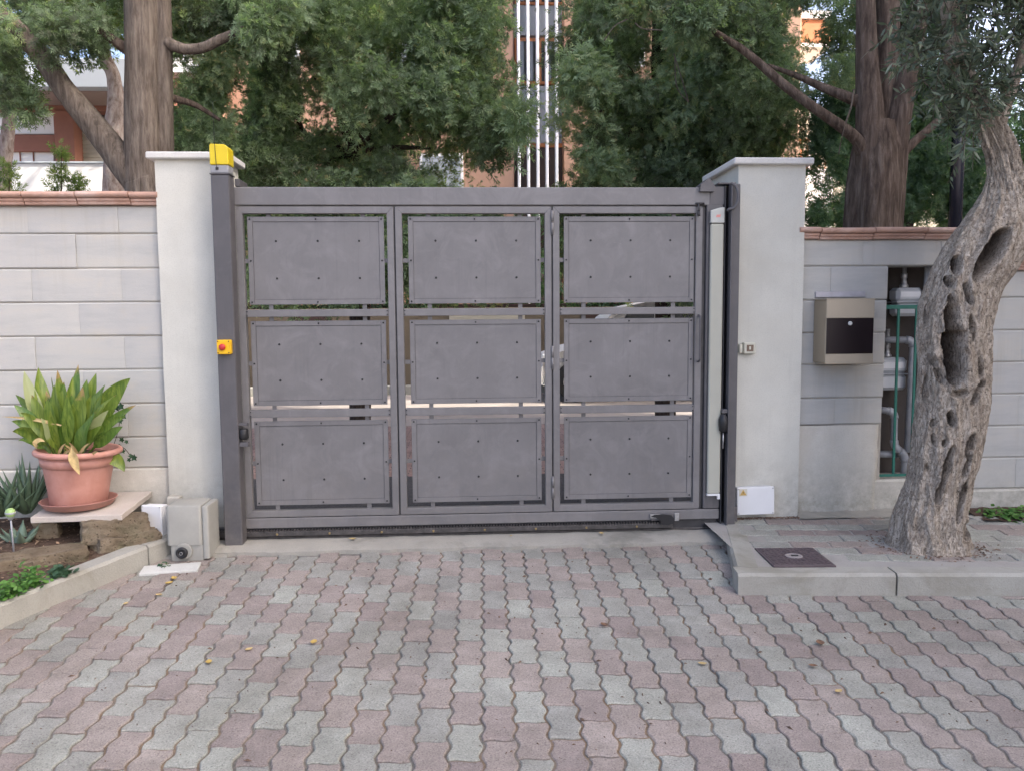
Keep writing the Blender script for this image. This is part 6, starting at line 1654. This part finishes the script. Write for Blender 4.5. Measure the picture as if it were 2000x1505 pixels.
for x0, x1 in ((40, 42), (66, 68)): bbox_px("mullion", x0, 297, x1, 400, YD + 0.17, 0.03, M_BRICKR, bl)
MB().box(q1[0], q1[1], YD + 0.5, YD + 4, -0.05, q1[3] - 0.1, 0.02).build("house_core", M_BRICKR, bl)
# upper storey with a glazed lean-to roof
bbox_px("white_band", 300, 106, 400, 142, YD + 1.0, 0.4, M_WHITEW, bl)
qa = rect(300, 40, 405, 104, YD + 1.5)
ro = MB()
ro.add([(qa[0], YD + 1.0, qa[2]), (qa[1], YD + 1.0, qa[2]), (qa[1] - 0.5, YD + 3.0, qa[3] + 0.9), (qa[0], YD + 3.0, qa[3] + 0.9), (qa[0], YD + 1.0, qa[2] - .06), (qa[1], YD + 1.0, qa[2] - .06), (qa[1] - 0.5, YD + 3.0, qa[3] + 0.84), (qa[0], YD + 3.0, qa[3] + 0.84)], [(0, 1, 2, 3), (4, 7, 6, 5), (0, 4, 5, 1), (1, 5, 6, 2)])
rf = ro.build("glazed_roof", M_ROOFG, bl)
for k in range(9):
    x = qa[0] + (qa[1] - qa[0]) * k / 8; MB().box(x - 0.02, x + 0.02, YD + 0.96, YD + 1.0, qa[2] - 0.08, qa[2] + 0.02, 0.004).build("rafter_end", M_ROOFG, rf)
MB().box(qa[0], qa[1] + 0.2, YD + 1.4, YD + 4, -0.05, qa[2] - 0.07, 0.02).build("upper_wall", M_SALMON, bl)
# white parapet in front of it
YP = 9.0
pa = thing("garden_parapet", (-6.5, YP, 0), "long sunlit white parapet wall behind the left boundary wall", "wall")
q = rect(-160, 316, 208, 372, YP)
MB().box(q[0], q[1], YP, YP + 0.2, -0.05, q[3] - 0.03, 0.01).build("render", M_WHITEW, pa)
MB().box(q[0], q[1] + 0.03, YP - 0.03, YP + 0.23, q[3] - 0.029, q[3], 0.006).build("coping", M_PALEW, pa)
# right building with balconies
YE = 15.0
be = thing("balcony_building", (8, 17, 0), "orange and white building with balconies glimpsed beyond the right trees", "building")
MB().box(at(1480, 300, YE)[0], at(2250, 300, YE)[0], YE + 1.3, YE + 6, -0.05, 5.6, 0.02).build("wall", M_CREAM, be)
bbox_px("balcony_slab", 1470, 20, 1625, 36, YE, 1.28, M_WHITEW, be)
bbox_px("orange_fascia", 1470, 38, 1625, 82, YE + 0.05, 1.2, M_ORANGE, be)
bbox_px("balcony_slab", 1470, 84, 1625, 92, YE, 1.28, M_WHITEW, be)
bbox_px("shutter", 1530, 205, 1592, 300, YE + 1.2, 0.08, M_SHUT, be)
bbox_px("downpipe", 1580, 205, 1584, 330, YE + 1.1, 0.06, M_FIN, be)
bbox_px("orange_post", 1546, 255, 1551, 330, YE + 0.9, 0.1, M_ORANGE, be)
rl2 = bbox_px("balcony_rail", 1500, 271, 1625, 275, YE + 0.5, 0.05, M_ORANGE, be)
for k in range(10):
    bbox_px("baluster", 1504 + k * 12, 276, 1505.5 + k * 12, 330, YE + 0.51, 0.03, M_ORANGE, rl2)
bbox_px("lower_wall", 1480, 330, 1625, 520, YE + 0.3, 0.2, M_WHITEW, be)

# unseen plain block, added to keep the sun off the foreground
ab = thing("shade_block", (19, -7, -1), "tall plain ochre block out of view, added to shade the foreground", "building")
hd_ = SUN_H; pd_ = np.array([-SUN_H[1], SUN_H[0]])
def bpt(q_, s_): return hd_ * s_ + pd_ * q_
S0, S1, Q0, Q1, HB = 15.0, 26.0, -8.6, 5.8, 17.6
pts = [bpt(Q0, S0), bpt(Q1, S0), bpt(Q1, S1), bpt(Q0, S1)]
fixn(MB().prism([tuple(p) for p in pts], -3.0, HB, 'z').build("wall", plain("ochre_render", (0.50, 0.44, 0.36), 0.85, 0.08, 1, 0.1), ab))
nb = thing("yard_shade_block", (22, 8, -0.1), "plain block out of view on the right, added to shade the courtyard", "building")  # unseen second block, added to shade the courtyard and the facade behind
pts = [bpt(7.1, 15.5), bpt(15.6, 15.5), bpt(15.6, 27.0), bpt(7.1, 27.0)]
fixn(MB().prism([tuple(p) for p in pts], -0.1, 23.5, 'z').build("wall", M_CREAM, nb))
for fl in range(5):  # windows only dress the added yard block
    for k in range(2):
        c = bpt(9.6 + k * 3.6, 15.47)
        Mw2 = Matrix.Translation((c[0], c[1], 0.9 + fl * 3.2)) @ Matrix.Rotation(math.atan2(pd_[1], pd_[0]), 4, 'Z')
        wf = MB().box(-0.65, 0.65, -0.05, 0.05, 0, 1.6, 0.02, Mw2).build("window", M_WHITEW, nb)
        MB().box(-0.55, 0.55, -0.06, 0.06, 0.1, 1.5, 0.01, Mw2).build("pane", M_GLASS, wf)
for fl in range(5):  # windows only dress the added foreground block
    for k in range(4):
        qc = Q0 + 2.1 + k * 3.4; z = 0.2 + fl * 3.2
        c = bpt(qc, S0 - 0.03); 
        Mw2 = Matrix.Translation((c[0], c[1], z)) @ Matrix.Rotation(math.atan2(pd_[1], pd_[0]), 4, 'Z')
        wf = MB().box(-0.65, 0.65, -0.05, 0.05, 0, 1.6, 0.02, Mw2).build("window", M_WHITEW, ab)
        MB().box(-0.55, 0.55, -0.06, 0.06, 0.1, 1.5, 0.01, Mw2).build("pane", M_GLASS, wf)

# ------------------------------------------------------------------ fallen leaves and crumbs on the paving
def fallen(px, py, size, mat, label, seed, off=0.006, zs=None):
    r_ = random.Random(seed); p = Vector(gnd(px, py)) if zs is None else Vector(at(px, py, zs[0]))
    p.z = (gz(p.y) if zs is None else zs[1]) + off
    a = r_.uniform(0, 6.28); V = []; N = 8
    for i in range(N + 1):
        s_ = i / N; w_ = size * 0.32 * math.sin(math.pi * min(1, s_ * 0.96 + 0.02)) ** 0.8
        x = (s_ - 0.5) * size; lift = 0.25 * size * (2 * s_ - 1) ** 2 * r_.uniform(0.8, 1.2)
        for k in (-1, 0, 1):
            q = Vector((x, w_ * k, lift * 0.6 + 0.5 * abs(k) * w_)); V.append(tuple(p + Matrix.Rotation(a, 3, 'Z') @ q))
    Fc = [(i * 3 + k, i * 3 + k + 1, i * 3 + k + 4, i * 3 + k + 3) for i in range(N) for k in range(2)]
    return tag(obj("fallen_leaf", newmesh("fallen_leaf", V, Fc, True), mat), label, "leaf", "fallen leaves on the paving")
for k, (x, y, s_, m_, lb) in enumerate([
    (340, 1131, 0.055, M_DRYY, "yellow fallen leaf nearest the loose tile by the motor"),
    (330, 1140, 0.05, M_DRYY, "second yellow leaf just below the one by the loose tile"),
    (311, 1163, 0.04, M_DRYL, "pale curled leaf on a pink paver left of the motor"),
    (246, 1180, 0.035, M_DRYL, "small tan leaf on a pink paver near the left kerb"),
    (613, 1256, 0.05, M_DRYY, "bright yellow leaf alone on the pavers left of centre"),
    (486, 1270, 0.04, M_DRYL, "dull tan leaf on a grey paver left of the bright yellow one"),
    (408, 1295, 0.045, M_DRYY, "yellow leaf at the paver joint in the lower left"),
    (1180, 1222, 0.05, M_DRYB, "dark brown dry leaf on the pavers right of centre"),
    (1602, 1258, 0.06, M_DRYB, "largest of the dry brown leaves on the right side pavers"),
    (1588, 1302, 0.04, M_DRYB, "dry brown leaf just below the largest one on the right"),
    (1638, 1352, 0.04, M_DRYL, "tan curled leaf in a paver joint at the lower right"),
    (1372, 1298, 0.04, M_DRYL, "tan leaf at a joint below the pavement kerb corner"),
    (688, 1034, 0.05, M_DRYL, "pale dry leaf lying on the threshold under the gate's left part"),
    (1175, 1030, 0.05, M_DRYL, "pale dry leaf lying on the threshold below the wicket hinges"),
    (998, 1041, 0.022, M_DRYY, "tiny yellow leaf on the threshold below the middle panels")]):
    on_sill = y < 1050
    fallen(x, y, s_ * 0.85, m_, lb, k, 0.004, (-0.06, 0.024) if on_sill else None)
q_ = np.random.default_rng(9); V = []; Fc = []
def crumb(p, s_, a, el=0.3):
    d1 = np.array((math.cos(a), math.sin(a), 0)) * s_; d2 = np.array((-math.sin(a), math.cos(a), 0.3)) * s_ * el; n0 = len(V)
    V.extend([p - d1, p - d2, p + d1, p + d2, p + np.array((0, 0, s_ * 0.5))]); Fc.extend([(n0, n0 + 1, n0 + 4), (n0 + 1, n0 + 2, n0 + 4), (n0 + 2, n0 + 3, n0 + 4), (n0 + 3, n0, n0 + 4)])
for k in range(900):
    x = q_.uniform(-1.6, 2.9); y = q_.uniform(-2.2, -0.2)
    if x < -1.6 + (y + .148) * .487 or (x > 1.2 and y > -0.95): continue
    crumb(np.array((x, y, gz(y) + 0.001)), q_.choice([0.003, 0.005, 0.008, 0.014], p=[.5, .3, .15, .05]), q_.uniform(0, 6.28), q_.uniform(0.08, 0.5))
for k in range(320):
    a = q_.uniform(0, 6.28); rr = 0.85 + abs(q_.normal(0, 0.22)); x = 2.37 + 0.26 * rr * math.cos(a); y = -0.52 + 0.22 * rr * math.sin(a)
    crumb(np.array((x, y, ZS(y) + 0.002)), q_.uniform(0.004, 0.012), q_.uniform(0, 6.28), 0.4)
for k in range(400):
    x = q_.uniform(1.55, 1.93); y = 0.085 - abs(q_.normal(0, .02)); crumb(np.array((x, y, ZS(y) + 0.002)), q_.uniform(0.003, 0.009), q_.uniform(0, 6.28), 0.4)
db = obj("plant_debris", newmesh("plant_debris", V, Fc), plain("debris", (0.13, 0.085, 0.06), 0.9, 0.6, 40, 0.1)); tag(db, "scattered crumbs of dry plant debris on the paving", None, None, "stuff")
